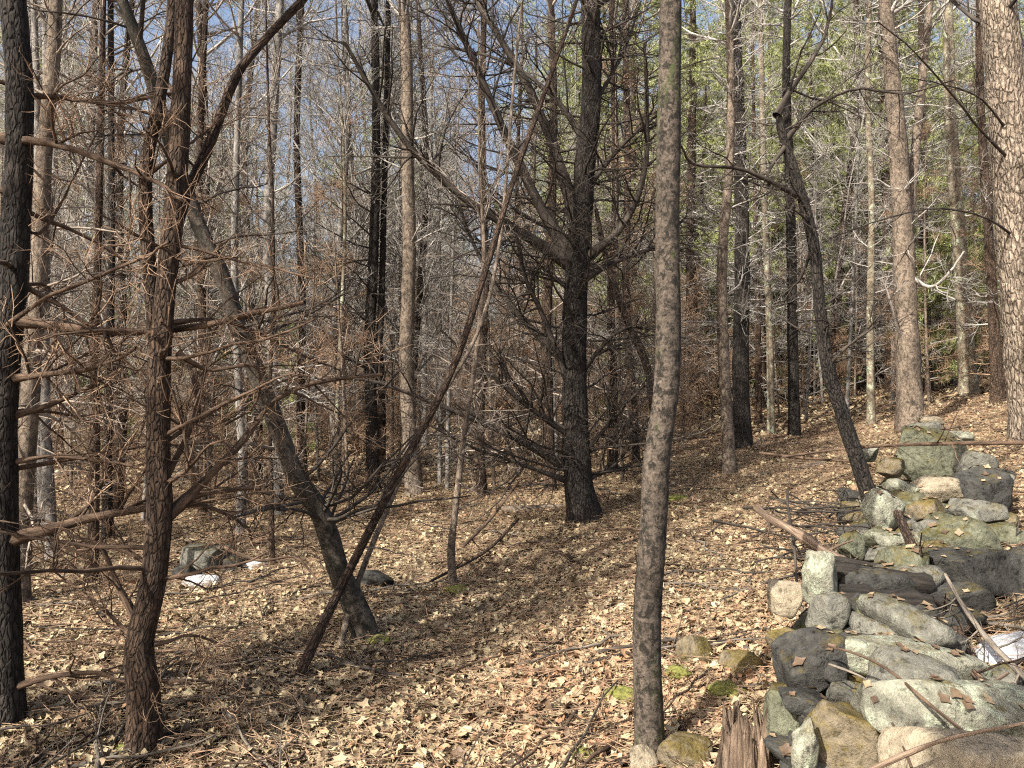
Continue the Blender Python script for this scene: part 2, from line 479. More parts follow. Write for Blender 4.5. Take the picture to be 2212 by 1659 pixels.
def hand_tree(name, label, cat, pts, d, w0, w1, mat, twmat, H=9., ddepth=0., flare=.35, branches=(), crown=(12, 1.6), dead=None,
              forks=(), group=None, rough=.07, rtop=.35, sides=14, sink=.06, k=36, needle=None):
    """pts/w in layout units. branches: (points, width0, width1, depth drift, twig count, twig length)"""
    P = pix_path(pts, d, k, ddepth)
    r0, r1 = w0 / F * d / 2, w1 / F * d / 2
    P[0, 2] = min(P[0, 2], g1(P[0, 0], P[0, 1])) - sink
    n_in = len(P)
    R = np.linspace(r0, r1, n_in)
    if H:
        Q = extend(P, H)
        R = np.concatenate([R, np.linspace(r1, r1 * rtop, len(Q) - n_in + 1)[1:]])
        P = Q
    else:
        R[-3:] *= (.9, .7, .3)
    base = P[0].copy(); base[2] += sink
    root = thing(name, base, label, cat, group)
    mb = MB(); trunk_mesh(mb, P, R, sides, rough, flare)
    stems = [(P, R, n_in)]
    for fp, fw0, fw1, fd in forks:
        FP = pix_path(fp, d, 20, fd)
        fr = np.linspace(fw0, fw1, 20) / F * d / 2
        if H:
            FQ = extend(FP, H * .9)
            fr = np.concatenate([fr, np.linspace(fr[-1], fr[-1] * rtop, len(FQ) - 19)[1:]]); FP = FQ
        trunk_mesh(mb, FP, fr, 10, rough)
        stems.append((FP, fr, 20))
    link('trunk', mb.mesh('trunk', base), M[mat], root)
    for bp, bw0, bw1, bd, nt, tl in branches:
        d0 = bp[0][2] if len(bp[0]) > 2 else d
        BP = pix_path(bp, d0, 14, bd)
        BP += np.cumsum(R8.normal(size=BP.shape) * .006 * np.linspace(0, 1, 14)[:, None], 0)
        BR = np.linspace(bw0, bw1, 14) / F * d0 / 2
        BR[:3] *= (1.7, 1.3, 1.1)
        BP[0] += (BP[0] - BP[1]) * .6
        m2 = MB(); trunk_mesh(m2, BP, BR, 7, rough)
        if nt:
            t1, s1 = spawn(BP[None], BR[None], nt, tl, (30, 75), .16, .12, .15, 1., 5, .5, .012, .0022)
            m2.tubes(t1, s1, 4)
            t2, s2 = spawn(t1, s1, 5, tl * .55, (30, 65), .16, .08, .2, 1., 5, .65, .006, .002)
            m3 = MB(); m3.tubes(t2, s2, 3)
            t3, s3 = spawn(t2, s2, 3, tl * .25, (30, 65), .16, .08, .2, 1., 3, .65, .004, .0016)
            m3.tubes(t3, s3, 3)
        bo = link('branch', m2.mesh('branch', base), M[twmat], root)
        if nt: link('twig_spray', m3.mesh('twig_spray', base), M['twig_brown' if twmat == 'limb' else twmat], bo, kind='stuff')
    if crown or dead:
        mc = MB()
        if crown:
            for SP, SR, ni in stems:
                c0 = ni + 2 if d < 4 else ni - 4
                zz = SP[c0:]
                rr = SR[c0:]
                if len(zz) > 4:
                    b1, q1 = spawn(zz[None], rr[None], crown[0], crown[1], (30, 65), .12, .35, 0, 1, 7, .45, .03, .005)
                    mc.tubes(b1, q1, 4)
                    b2, q2 = spawn(b1, q1, 6, crown[1] * .45, (25, 60), .14, .25, .2, 1, 5, .55, .012, .003)
                    mc.tubes(b2, q2, 3)
                    b3, q3 = spawn(b2, q2, 4, crown[1] * .25, (25, 60), .14, .15, .2, 1, 3, .6, .006, .002)
                    mc.tubes(b3, q3, 3)
        if dead and d > 5:
            dead = (int(dead[0] * 1.15),) + tuple(dead[1:5]) + (dead[5],)
        if dead:      # (count, length, first share of the stem, last share, droop, twigs)
            SP, SR, ni = stems[0]
            b1, q1 = spawn(SP[None, :ni], SR[None, :ni], dead[0], dead[1], (62, 100), .13, dead[4], dead[2], dead[3], 7, .22, .014, .0035)
            mc.tubes(b1, q1, 5)
            tr = 1. if d < 5 else 1.5
            b2, q2 = spawn(b1, q1, dead[5], dead[1] * .4, (35, 75), .17, .05, .15, 1, 5, .6, .006, .0022 * tr)
            mc.tubes(b2, q2, 3)
            b3, q3 = spawn(b2, q2, 4, dead[1] * .2, (35, 70), .15, .05, .15, 1, 3, .7, .004, .0017 * tr)
            mc.tubes(b3, q3, 3)
        if needle:    # unseen needled top, added for its shade: (height where it starts, boughs)
            SP, SR, ni = stems[0]
            j = np.searchsorted(SP[:, 2] - SP[0, 2], needle[0])
            b1, q1 = spawn(SP[None, j:], SR[None, j:], needle[1], 2.3, (60, 88), .08, .25, 0, .98, 7, .3, .022, .006); mc.tubes(b1, q1, 4)
            b2, q2 = spawn(b1, q1, 9, .75, (30, 60), .1, .15, .25, 1, 4, .6, .008, .003, flat=.4); mc.tubes(b2, q2, 3)
            mn = MB(); needles(mn, b2, 34, .11, .004)
            link('foliage', mn.mesh('foliage', base, tint=True, smooth=False), M['needle'], root)
        if mc.n:
            link('crown', mc.mesh('crown', base), M[twmat], root)
    return root

B = lambda *p: list(p)
# --- left foreground
hand_tree('bare_tree', 'black barked tree with long low dead limbs, standing beside a forked kinked tree', 'tree',
    B((16, 1545), (6, 1200), (4, 900), (28, 600), (38, 380), (40, 180), (24, 0)), 3.7, 66, 50, 'bark_black', 'limb', 9, needle=(4.3, 40),
    branches=[
        (B((20, 300), (110, 310), (220, 345), (330, 395), (405, 445)), 17, 8, -.3, 10, 0.57),
        (B((10, 690), (120, 705), (260, 716), (430, 702), (560, 672), (650, 660)), 22, 9, -.15, 9, .6),
        (B((8, 1170), (120, 1140), (210, 1115), (330, 1090), (440, 1062), (560, 1052)), 26, 8, .1, 12, 0.63),
        (B((10, 1490), (110, 1462), (200, 1452), (280, 1468), (400, 1466)), 14, 5, -.2, 10, 0.52),
        (B((30, 205), (140, 208), (260, 220), (390, 195)), 14, 7, .3, 12, 0.57),
        (B((10, 820), (120, 806), (210, 795), (290, 760)), 16, 6, -.2, 10, 0.57),
        (B((20, 900), (120, 870), (200, 830), (270, 790)), 15, 5, .3, 10, 0.57),
        (B((0, 715), (90, 650), (200, 605), (330, 545), (370, 520)), 10, 4, -.9, 9, 0.46),
        (B((18, 1000), (130, 985), (260, 1000), (350, 1020)), 11, 4, .2, 10, 0.57),
        (B((18, 600), (90, 640), (180, 700), (330, 850), (360, 960)), 13, 5, .3, 12, 0.57),
        (B((25, 470), (90, 500), (170, 380), (230, 260)), 9, 3, .3, 10, 0.57)],
    dead=(16, 1.1, .1, .95, -.1, 5))
hand_tree('bare_tree', 'kinked brown tree forking into dark stems above a burl, low crooked branch stubs', 'tree',
    B((312, 1625), (312, 1500), (303, 1390), (330, 1270), (345, 1120), (342, 960), (345, 800), (356, 640), (378, 420), (390, 220), (396, 0)),
    3.5, 62, 36, 'bark_dark', 'limb', 9.5, crown=(16, 1.6), flare=.5,  # darker bark colour also carries the shade on this trunk
    forks=[(B((342, 800), (326, 620), (312, 380), (342, 220), (364, 80), (372, -20)), 32, 22, .2),
           (B((352, 620), (395, 440), (452, 310), (508, 165), (560, 95), (650, 0)), 26, 18, .4)],
    branches=[
        (B((302, 1365), (270, 1290), (240, 1215), (232, 1170)), 15, 8, .2, 5, 0.34),
        (B((300, 1385), (250, 1340), (190, 1290), (120, 1230)), 12, 4, .4, 9, 0.57),
        (B((345, 1130), (430, 1050), (520, 960), (600, 860), (700, 820), (830, 805)), 22, 9, .6, 10, 0.69),
        (B((345, 1060), (420, 900), (420, 800), (388, 765)), 13, 9, .3, 9, 0.57),
        (B((395, 770), (450, 800), (520, 790), (560, 800), (545, 880), (480, 920)), 9, 5, .3, 9, 0.57),
        (B((345, 1100), (440, 1092), (520, 1130), (545, 1170)), 12, 5, .5, 7, 0.46),
        (B((350, 700), (460, 690), (560, 720), (660, 770), (740, 800)), 11, 4, .7, 10, 0.57),
        (B((330, 1470), (440, 1470), (560, 1500)), 6, 3, .2, 7, 0.34),
        (B((355, 620), (420, 590), (495, 520)), 10, 6, .1, 7, 0.40),
        (B((340, 1390), (420, 1375), (520, 1400)), 9, 4, .2, 7, 0.34),
        (B((315, 380), (420, 300), (470, 270)), 8, 4, .2, 9, 0.46)],
    dead=(18, 1.2, .2, .98, -.05, 5))
hand_tree('bare_tree', 'bent grey tree curving up from a cut mossy foot, crossed by the leaning pole', 'tree',
    B((795, 1378), (768, 1310), (735, 1240), (712, 1160), (685, 1095), (640, 1030), (605, 940), (565, 830), (515, 710), (485, 610), (430, 490), (370, 320), (315, 140), (262, 0)),
    5.1, 52, 22, 'bark_bent', 'twig_dark', 8, ddepth=-.6, flare=.15, dead=(26, 1.3, .25, .98, .05, 5))
hand_tree('dead_tree', 'dark dead pole leaning up to the right across the bent tree', 'dead tree',
    B((640, 1472), (690, 1365), (740, 1262), (865, 1015), (980, 792), (1052, 572), (1112, 380), (1185, 175), (1245, 0), (1262, -60)),
    4.4, 24, 10, 'bark_dark', 'twig_mid', 0, ddepth=1.6, flare=0, crown=None, dead=(16, .5, .25, 1, .05, 3), rough=.05)
hand_tree('dead_tree', 'thin pale dead pole crossing behind the dark leaning pole', 'dead tree',
    B((733, 1405), (770, 1268), (834, 1106), (924, 906), (1031, 720), (1080, 520), (1108, 200), (1128, -10)),
    4.9, 14, 7, 'bark_tan', 'twig_mid', 0, ddepth=1.3, flare=0, crown=None, dead=(12, .5, .3, 1, .05, 3), rough=.05)
hand_tree('sapling', 'slim brown sapling rising from a yellow moss cushion', 'sapling',
    B((980, 1278), (975, 1190), (985, 1090), (1008, 900), (1032, 740), (1045, 560), (1040, 430)), 6.0, 17, 7, 'bark_tan', 'twig_mid', 4.5,
    flare=.4, crown=(10, .9), dead=(14, .7, .25, 1, .2, 3))
# --- the dark conifer in the middle
hand_tree('dead_conifer', 'thick black trunk with upswept whorls of long bare dead limbs', 'tree',
    B((1262, 1125), (1248, 1030), (1243, 900), (1240, 720), (1250, 540), (1264, 360), (1278, 200), (1276, 0)), 7.7, 62, 40, 'bark_black', 'twig_dark', 12,
    flare=.55, branches=[
        (B((1228, 566), (1130, 505), (1000, 425), (882, 312), (795, 182), (740, 90)), 25, 6, -.7, 27, 1.21),
        (B((1238, 560), (1165, 440), (1082, 262), (1005, 85), (965, -10)), 28, 9, -.4, 27, 1.21),
        (B((1246, 470), (1190, 300), (1132, 170), (1040, 20), (1000, -40)), 25, 9, .5, 27, 1.21),
        (B((1232, 790), (1130, 690), (1062, 600), (1010, 500), (990, 420)), 18, 5, .4, 23, 1.04),
        (B((1236, 850), (1180, 700), (1130, 590), (1110, 480)), 15, 5, -.6, 23, 1.04),
        (B((1235, 940), (1150, 885), (1050, 800), (950, 710)), 15, 4, -.5, 23, 1.04),
        (B((1225, 1010), (1100, 940), (960, 880), (830, 830), (730, 815)), 16, 4, -.8, 23, 1.04),
        (B((1230, 1040), (1120, 1000), (1010, 960), (900, 905)), 11, 3, -.6, 20, 1.04),
        (B((1262, 560), (1345, 490), (1395, 370), (1402, 210), (1394, 90)), 19, 6, -.5, 23, 1.04),
        (B((1262, 600), (1340, 560), (1420, 530), (1480, 470)), 16, 5, .5, 23, 1.04),
        (B((1258, 420), (1330, 330), (1390, 270), (1440, 240)), 12, 4, -.3, 23, 1.04),
        (B((1258, 800), (1330, 720), (1400, 700)), 11, 4, -.4, 18, 1.04),
        (B((1262, 980), (1330, 900), (1390, 830)), 11, 4, -.4, 18, 1.04),
        (B((1262, 1040), (1330, 1000), (1400, 900)), 10, 3, .5, 18, 1.04),
        (B((1262, 300), (1190, 200), (1090, 130), (960, 90)), 14, 4, .6, 23, 1.21),
        (B((1270, 250), (1340, 120), (1380, 0)), 12, 4, .6, 18, 1.04)],
    crown=(22, 2.0), dead=(58, 1.9, .1, 1, .2, 8), sides=16)
# --- centre right foreground
hand_tree('bare_tree', 'smooth mottled straight trunk with green moss blotches, beside the mossy ground stones', 'tree',
    B((1407, 1705), (1400, 1520), (1398, 1330), (1412, 1130), (1418, 990), (1436, 870), (1444, 740), (1442, 500), (1446, 250), (1450, 0)), 3.25, 64, 48, 'bark_mottle', 'twig_dark', 10,
    flare=.05, rough=.045, sides=20, crown=(14, 1.8))
# --- right of it
hand_tree('bare_tree', 'slim tan trunk with a tangle of dead twigs, beside a dark shaggy tree', 'tree',
    B((1576, 1030), (1570, 900), (1562, 740), (1560, 560), (1575, 380), (1580, 200), (1575, 0)), 9.5, 28, 15, 'bark_tan', 'twig_grey', 9, dead=(30, .9, .3, 1, .3, 5))
hand_tree('bare_tree', 'dark shaggy trunk hung with upright dead shoots', 'tree',
    B((1602, 968), (1600, 760), (1604, 500), (1596, 250), (1588, 0)), 11, 38, 24, 'bark_black', 'twig_grey', 12, dead=(54, 1.1, .3, 1, .7, 6))
hand_tree('bare_tree', 'straight dark trunk rising behind the brush pile', 'tree',
    B((1716, 953), (1712, 700), (1708, 420), (1700, 180), (1704, 0)), 12, 24, 15, 'bark_black', 'twig_grey', 11, dead=(34, 1.1, .25, 1, .2, 6))
hand_tree('bare_tree', 'black tree leaning left out of the stone wall with a crooked bare top', 'tree',
    B((1885, 1098), (1850, 990), (1818, 890), (1788, 790), (1772, 660), (1757, 520), (1722, 385), (1692, 290), (1682, 235)), 6.4, 34, 17, 'bark_black', 'twig_dark', 0,
    flare=.2, crown=None, branches=[
        (B((1684, 240), (1712, 190), (1760, 120), (1792, 60), (1800, -10)), 13, 6, .2, 7, .8),
        (B((1700, 310), (1660, 380), (1690, 440), (1720, 460)), 8, 4, -.3, 5, .6),
        (B((1735, 430), (1680, 400), (1600, 365), (1500, 355), (1470, 320)), 12, 4, -.5, 8, .8),
        (B((1700, 300), (1760, 230), (1850, 190), (1960, 200), (2060, 170)), 9, 3, -.4, 9, .8),
        (B((1757, 530), (1730, 600), (1690, 640)), 8, 3, .3, 5, .6),
        (B((1788, 790), (1840, 740), (1900, 700)), 8, 3, -.3, 5, .6)], dead=(14, 1., .35, 1, .2, 5))
hand_tree('bare_tree', 'stout tan trunk forking into lichened pale stems, standing past the wall top', 'tree',
    B((1966, 922), (1962, 760), (1955, 600), (1948, 430), (1936, 240), (1922, 90), (1915, 0)), 10.5, 52, 26, 'bark_tan', 'twig_grey', 11,
    forks=[(B((1958, 520), (1972, 400), (1990, 220), (2012, 0)), 24, 15, .5)], branches=[
        (B((1960, 590), (2010, 620), (2050, 590), (2085, 540)), 9, 4, -.6, 5, .6),
        (B((1950, 740), (1935, 690), (1905, 600)), 8, 3, -.4, 4, .5)], crown=(18, 2.), dead=(22, 1.3, .3, 1, .2, 5))
hand_tree('pine_tree', 'big pale barked pine trunk at the slope edge beyond the wall', 'tree',
    B((2236, 925), (2215, 700), (2195, 450), (2178, 220), (2158, 0)), 8.6, 92, 70, 'bark_pine', 'twig_dark', 13, crown=(20, 2.4), flare=.2, branches=[
        (B((2192, 300), (2120, 210), (2040, 180), (1960, 165)), 5, 2, -1.2, 12, .8),
        (B((2200, 360), (2120, 280), (2060, 200), (1990, 120), (1900, 40)), 6, 2, -1.5, 14, .8),
        (B((2205, 520), (2130, 470), (2020, 450), (1890, 480), (1780, 520)), 5, 2, -1.5, 14, .7)])
hand_tree('bare_tree', 'greenish trunk on the far rise with one dark broken stem beside it', 'tree',
    B((2092, 850), (2084, 700), (2070, 480), (2055, 240), (2050, 0)), 14, 36, 20, 'bark_lichen', 'twig_grey', 11, dead=(24, 1.4, .2, 1, .2, 6))
hand_tree('bare_tree', 'thin dark stem leaning on the far rise near the big pine', 'tree',
    B((2154, 862), (2148, 700), (2135, 480), (2120, 200), (2118, 0)), 12, 24, 13, 'bark_brown', 'twig_grey', 10, dead=(20, 1.2, .2, 1, .2, 6))
hand_tree('bare_tree', 'pale straight pole tree between the leaning tree and the forked tan tree', 'tree',
    B((1882, 928), (1880, 700), (1884, 440), (1876, 200), (1880, 0)), 12, 17, 10, 'bark_lichen', 'twig_grey', 10, dead=(20, 1.0, .3, 1, .2, 5))
hand_tree('bare_tree', 'slender green stained trunk behind the brush pile, next to the shaggy tree', 'tree',
    B((1666, 948), (1662, 700), (1652, 420), (1646, 120), (1644, 0)), 13, 16, 10, 'bark_lichen', 'twig_grey', 10, dead=(24, 1.0, .2, 1, .2, 5))
# --- middle and left distance
hand_tree('bare_tree', 'pale tan smooth trunk in the clearing behind the leaning poles', 'tree',
    B((897, 1076), (885, 930), (878, 760), (884, 560), (880, 330), (878, 120), (870, 0)), 10, 36, 22, 'bark_tan', 'twig_grey', 11, flare=.5, crown=(18, 1.8), dead=(12, 1., .5, 1, .3, 5))
hand_tree('bare_tree', 'black trunk with a swollen knot, paired with a thinner black stem', 'tree',
    B((806, 1066), (803, 900), (798, 760), (806, 560), (812, 300), (808, 0)), 10.5, 30, 16, 'bark_black', 'twig_dark', 11,
    forks=[(B((806, 830), (822, 700), (828, 480), (835, 200), (838, 0)), 16, 11, .2)], dead=(24, 1.3, .2, 1, .1, 6))
hand_tree('bare_tree', 'brown trunk leaning slightly behind the mossy footed sapling', 'tree',
    B((1044, 1090), (1036, 980), (1040, 800), (1048, 600), (1040, 300), (1046, 0)), 9.6, 24, 13, 'bark_brown', 'twig_mid', 9, dead=(34, 1.3, .15, 1, .05, 6))
hand_tree('bare_tree', 'twin stemmed silver and black tree at the dark left edge of the wood', 'tree',
    B((116, 1208), (106, 1060), (98, 900), (96, 680), (100, 400), (96, 0)), 7.8, 26, 15, 'bark_grey', 'twig_mid', 9,
    forks=[(B((96, 1170), (92, 1040), (86, 860), (76, 600), (80, 300), (70, 0)), 22, 13, .2)], dead=(26, 1.2, .15, 1, -.05, 6))
hand_tree('bare_tree', 'sunlit tan trunk close behind the black barked tree', 'tree',
    B((42, 1300), (48, 1150), (62, 900), (82, 620), (92, 360), (112, 120), (118, 0)), 6.0, 42, 26, 'bark_tan', 'twig_mid', 9, dead=(26, 1.2, .15, 1, -.05, 6))
hand_tree('bare_tree', 'thin two tone trunk between the twin stemmed tree and the kinked tree', 'tree',
    B((200, 1262), (204, 1120), (205, 900), (206, 700), (214, 400), (220, 0)), 6.6, 24, 12, 'bark_brown', 'twig_mid', 8, dead=(24, 1.1, .15, 1, -.05, 6))
hand_tree('bare_tree', 'narrow dark trunk right behind the thin two tone trunk', 'tree',
    B((234, 1150), (232, 1000), (236, 800), (240, 500), (236, 0)), 8.6, 22, 12, 'bark_black', 'twig_mid', 9, dead=(24, 1.2, .15, 1, -.05, 6))
hand_tree('bare_tree', 'dark upright stem just past the green boulder', 'tree',
    B((520, 1160), (524, 1000), (514, 800), (506, 560), (512, 260), (520, 0)), 8.4, 20, 12, 'bark_grey', 'twig_mid', 9, dead=(26, 1.2, .2, 1, 0, 6))
hand_tree('bare_tree', 'straight pale grey trunk with black scars rising behind the bent tree', 'tree',
    B((600, 1090), (596, 900), (586, 700), (578, 480), (590, 240), (604, 0)), 9.4, 28, 17, 'bark_grey', 'twig_grey', 11, dead=(26, 1.2, .2, 1, .05, 6))
hand_tree('bare_tree', 'very thin brown stem by the snow patches', 'sapling',
    B((588, 1205), (586, 1050), (582, 880), (590, 640), (588, 420)), 7.2, 12, 7, 'bark_brown', 'twig_mid', 6, dead=(18, .8, .2, 1, 0, 5))
hand_tree('bare_tree', 'dark pole tree left of the pale clearing trunk', 'tree',
    B((655, 1040), (650, 880), (652, 640), (640, 300), (650, 0)), 12, 20, 12, 'bark_dark', 'twig_grey', 10, dead=(26, 1.3, .2, 1, .05, 6))
hand_tree('bare_tree', 'thin pale sapling arching beside the knotted black pair', 'sapling',
    B((722, 1070), (728, 900), (738, 680), (745, 480), (740, 280)), 10, 11, 6, 'bark_lichen', 'twig_grey', 7, dead=(16, .8, .2, 1, .1, 5))
hand_tree('bare_tree', 'grey trunk close against the black whorled conifer', 'tree',
    B((1188, 1085), (1184, 900), (1180, 700), (1190, 480), (1196, 240), (1190, 0)), 9.4, 28, 15, 'bark_brown', 'twig_mid', 10, dead=(30, 1.2, .15, 1, .05, 6))
hand_tree('bare_tree', 'brown leaning stem sloping behind the mottled trunk', 'tree',
    B((1420, 960), (1400, 800), (1350, 680), (1310, 560), (1285, 440)), 9, 20, 11, 'bark_brown', 'twig_mid', 0, crown=None, dead=(14, .9, .2, 1, .1, 5))
hand_tree('bare_tree', 'dark slim trunk in the brown thicket behind the conifer', 'tree',
    B((1322, 1030), (1325, 860), (1320, 640), (1330, 400), (1322, 0)), 10.5, 22, 13, 'bark_dark', 'twig_mid', 10, dead=(30, 1.2, .15, 1, .05, 6))
hand_tree('bare_tree', 'brown trunk at the edge of the thicket facing the mottled trunk', 'tree',
    B((1372, 1010), (1366, 860), (1352, 640), (1356, 360), (1350, 0)), 11, 22, 13, 'bark_brown', 'twig_mid', 10, dead=(30, 1.2, .15, 1, .05, 6))
hand_tree('bare_tree', 'dark trunk behind the forked stems of the kinked tree', 'tree',
    B((440, 1110), (442, 900), (436, 640), (430, 360), (442, 0)), 9.8, 20, 13, 'bark_dark', 'twig_mid', 10, dead=(28, 1.2, .15, 1, 0, 6))

# ---------------------------------------------------------------- background wood: prototypes, then copies
def leaves_on(mb, P, n_per, s):
    N, k, _ = P.shape
    t = R8.uniform(.2, 1, (N, n_per)) * (k - 1)
    i = np.minimum(t.astype(int), k - 2); f = (t - i)[..., None]
    ar = np.arange(N)[:, None]
    p = (P[ar, i] * (1 - f) + P[ar, i + 1] * f).reshape(-1, 3)
    d = R8.normal(size=p.shape); d[:, 2] -= .7; d /= np.linalg.norm(d, axis=1, keepdims=True)
    w = np.cross(d, R8.normal(size=p.shape)); w /= np.linalg.norm(w, axis=1, keepdims=True) + 1e-9
    L = s * R8.uniform(.6, 1.2, (len(p), 1))
    V = np.stack([p, p + d * L * .5 + w * L * .28, p + d * L, p + d * L * .5 - w * L * .28], 1)
    mb.add(V.reshape(-1, 3), q=np.arange(len(p) * 4).reshape(-1, 4), tint=np.repeat(R8.uniform(.35, 1, len(p)), 4))

def stem(H, r0, r1, k, bend):
    z = np.linspace(0, H, k)
    ph = R8.uniform(0, 6.3, 2)
    a = R8.uniform(.5, 1.2, 2)
    x = bend * (np.sin(z * a[0] * .6 + ph[0]) - np.sin(ph[0])); y = bend * (np.sin(z * a[1] * .6 + ph[1]) - np.sin(ph[1]))
    P = np.stack([x, y, z], 1)
    return P, r0 * (1 - z / H) ** .8 + r1

def proto_hardwood(H, r0, bk, tw):
    root = thing('bare_tree', (0, 0, 0), '', 'tree')
    P, R = stem(H, r0, .008, 22, .12)
    P[0, 2] = -.15
    mb = MB(); trunk_mesh(mb, P, R, 9, .05, .3)
    link('trunk', mb.mesh('trunk'), M[bk], root)
    mc = MB()
    b1, q1 = spawn(P[None], R[None], 36, H * .24, (25, 60), .1, .35, .14, .98, 8, .5, .03, .006)
    mc.tubes(b1, q1, 4)
    b2, q2 = spawn(b1, q1, 9, H * .1, (25, 60), .13, .2, .15, 1, 5, .6, .014, .0055); mc.tubes(b2, q2, 3)
    b3, q3 = spawn(b2, q2, 7, H * .055, (25, 65), .14, .1, .15, 1, 4, .75, .008, .0042, tip=.5); mc.tubes(b3, q3, 3)
    link('crown', mc.mesh('crown'), M[tw], root)
    return root
def proto_pine(H, r0, green0, nden, bk, nb=46, ng=60):
    root = thing('pine_tree', (0, 0, 0), '', 'tree')
    P, R = stem(H, r0, .01, 24, .05)
    P[0, 2] = -.15
    mb = MB(); trunk_mesh(mb, P, R, 9, .06, .25)
    link('trunk', mb.mesh('trunk'), M[bk], root)
    mc = MB()
    if nb:
        b1, q1 = spawn(P[None], R[None], nb, H * .13, (75, 98), .1, .0, .06, green0 + .1, 7, .2, .016, .006); mc.tubes(b1, q1, 4)
        b2, q2 = spawn(b1, q1, 7, H * .05, (35, 75), .14, 0, .2, 1, 5, .6, .007, .0045, flat=.6); mc.tubes(b2, q2, 3)
        b3, q3 = spawn(b2, q2, 4, H * .025, (35, 70), .14, 0, .2, 1, 3, .7, .005, .0034, flat=.4); mc.tubes(b3, q3, 3)
    g1_, h1 = spawn(P[None], R[None], ng, H * .17, (60, 88), .08, .2, green0, .99, 7, .3, .02, .006); mc.tubes(g1_, h1, 4)
    g2, h2 = spawn(g1_, h1, 11, .25 + H * .025, (30, 60), .1, .15, .25, 1, 4, .6, .008, .004, flat=.4); mc.tubes(g2, h2, 3)
    link('crown', mc.mesh('crown'), M['twig_grey'], root)
    mn = MB(); needles(mn, g2, nden * 2, .11, .0045)
    link('foliage', mn.mesh('foliage', tint=True, smooth=False), M['needle'], root)
    return root
def proto_brush(H, r0, tw, lv, bk='bark_brown', nb=46, spread=.3, up=.08):
    root = thing('sapling', (0, 0, 0), '', 'sapling')
    P, R = stem(H, r0, .005, 14, .08)
    P[0, 2] = -.1
    mb = MB(); trunk_mesh(mb, P, R, 7, .06)
    link('trunk', mb.mesh('trunk'), M[bk], root)
    mc = MB()
    b1, q1 = spawn(P[None], R[None], nb, H * spread, (60, 100), .12, up, .05, 1, 6, .35, .01, .005); mc.tubes(b1, q1, 3)
    b2, q2 = spawn(b1, q1, 9, H * spread * .38, (35, 75), .16, .02, .15, 1, 4, .65, .006, .004, flat=.3); mc.tubes(b2, q2, 3)
    b3, q3 = spawn(b2, q2, 5, H * spread * .2, (35, 70), .16, 0, .2, 1, 3, .75, .004, .0032, flat=.2); mc.tubes(b3, q3, 3)
    link('crown', mc.mesh('crown'), M[tw], root)
    if lv:
        ml = MB(); leaves_on(ml, b2, lv, .07)
        link('foliage', ml.mesh('foliage', tint=True), M['leaf'], root)
    return root

KINDS = {
 'hard': [proto_hardwood(13, .085, 'bark_grey', 'twig_grey'), proto_hardwood(11.5, .065, 'bark_tan', 'twig_grey'), proto_hardwood(15, .11, 'bark_dark', 'twig_grey')],
 'pine': [proto_pine(12, .09, .4, 26, 'bark_brown'), proto_pine(14, .12, .33, 28, 'bark_dark'), proto_pine(9, .06, .28, 26, 'bark_brown')],
 'fir': [proto_pine(3.6, .035, .06, 22, 'bark_brown', 0, 46)],
 'brush': [proto_brush(3.4, .022, 'twig_brown', 0), proto_brush(4.6, .03, 'twig_brown', 0, 'bark_tan'), proto_brush(2.6, .016, 'twig_brown', 0)],
 'whip': [proto_brush(5.5, .026, 'twig_brown', 0, 'bark_tan', 26, .16, .3), proto_brush(6.5, .032, 'twig_grey', 0, 'bark_grey', 30, .16, .3)],
 'beech': [proto_brush(3.6, .025, 'twig_brown', 2)],
}
LAB = {'hard': (('tall bare tree with pale grey bark deep in the wood', 'slender bare tree with tan bark deep in the wood', 'tallest kind of bare tree with dark bark deep in the wood'), 'bare trees deep in the wood'),
       'pine': (('slim brown pine with dead lower twigs and green top deep in the wood', 'tall dark barked pine with green needles from mid height deep in the wood', 'short brown pine with green needles reaching low deep in the wood'), 'pines deep in the wood'),
       'fir': (('little green pine bushy to the ground deep in the wood',), 'little green pines'),
       'brush': (('dead brown twiggy sapling in the thicket', 'taller tan stemmed dead sapling in the thicket', 'small low dead sapling in the thicket'), 'dead saplings of the thicket'),
       'whip': (('thin tan upright whip stem in the thicket', 'thin grey upright whip stem in the thicket'), 'whip stems of the thicket'),
       'beech': (('young sapling holding rusty dry leaves in the thicket',), 'saplings holding rusty leaves')}
taken = [(o.location.x, o.location.y) for o in COL.objects if o.parent is None and o.get('category') in ('tree', 'sapling', 'dead tree') and o.location.y > 2]
first = {}
def place(kind, i, x, y, rz, s):
    p = KINDS[kind][i]
    key = (kind, i)
    loc = (x, y, g1(x, y) - .02)
    if key not in first:
        first[key] = 1
        p.location = loc; p.rotation_euler = (0, 0, rz); p.scale = (s, s, s); o = p
        o['label'], o['group'] = LAB[kind][0][i], LAB[kind][1]
    else:
        o = dup(p, loc, rz, s, LAB[kind][0][i], LAB[kind][1], tilt=(R8.normal() * .02, R8.normal() * .02))
    return o
def fill(kind, n, y0, y1, gap, smin=.8, smax=1.15, uw=1.12, umin=-9, bias=1.6, umax=9):
    c = 0; tries = 0
    while c < n and tries < n * 40:
        tries += 1
        y = y0 + (y1 - y0) * R8.random() ** (1 / bias)
        x = R8.uniform(-1, 1) * y * .667 * uw + R8.normal() * .2
        if x / y < umin or x / y > umax: continue
        if any((x - a) ** 2 + (y - b) ** 2 < (gap * (1 if y < 16 else .8)) ** 2 for a, b in taken): continue
        taken.append((x, y)); c += 1
        place(kind, int(R8.integers(len(KINDS[kind]))), x, y, R8.uniform(0, 6.28), R8.uniform(smin, smax))
fill('pine', 62, 14, 40, 1.1)
fill('pine', 68, 13, 36, 1., umin=.06)
fill('hard', 112, 12.5, 50, 1.)
fill('fir', 34, 12, 30, .8, .8, 1.5, umin=.12)
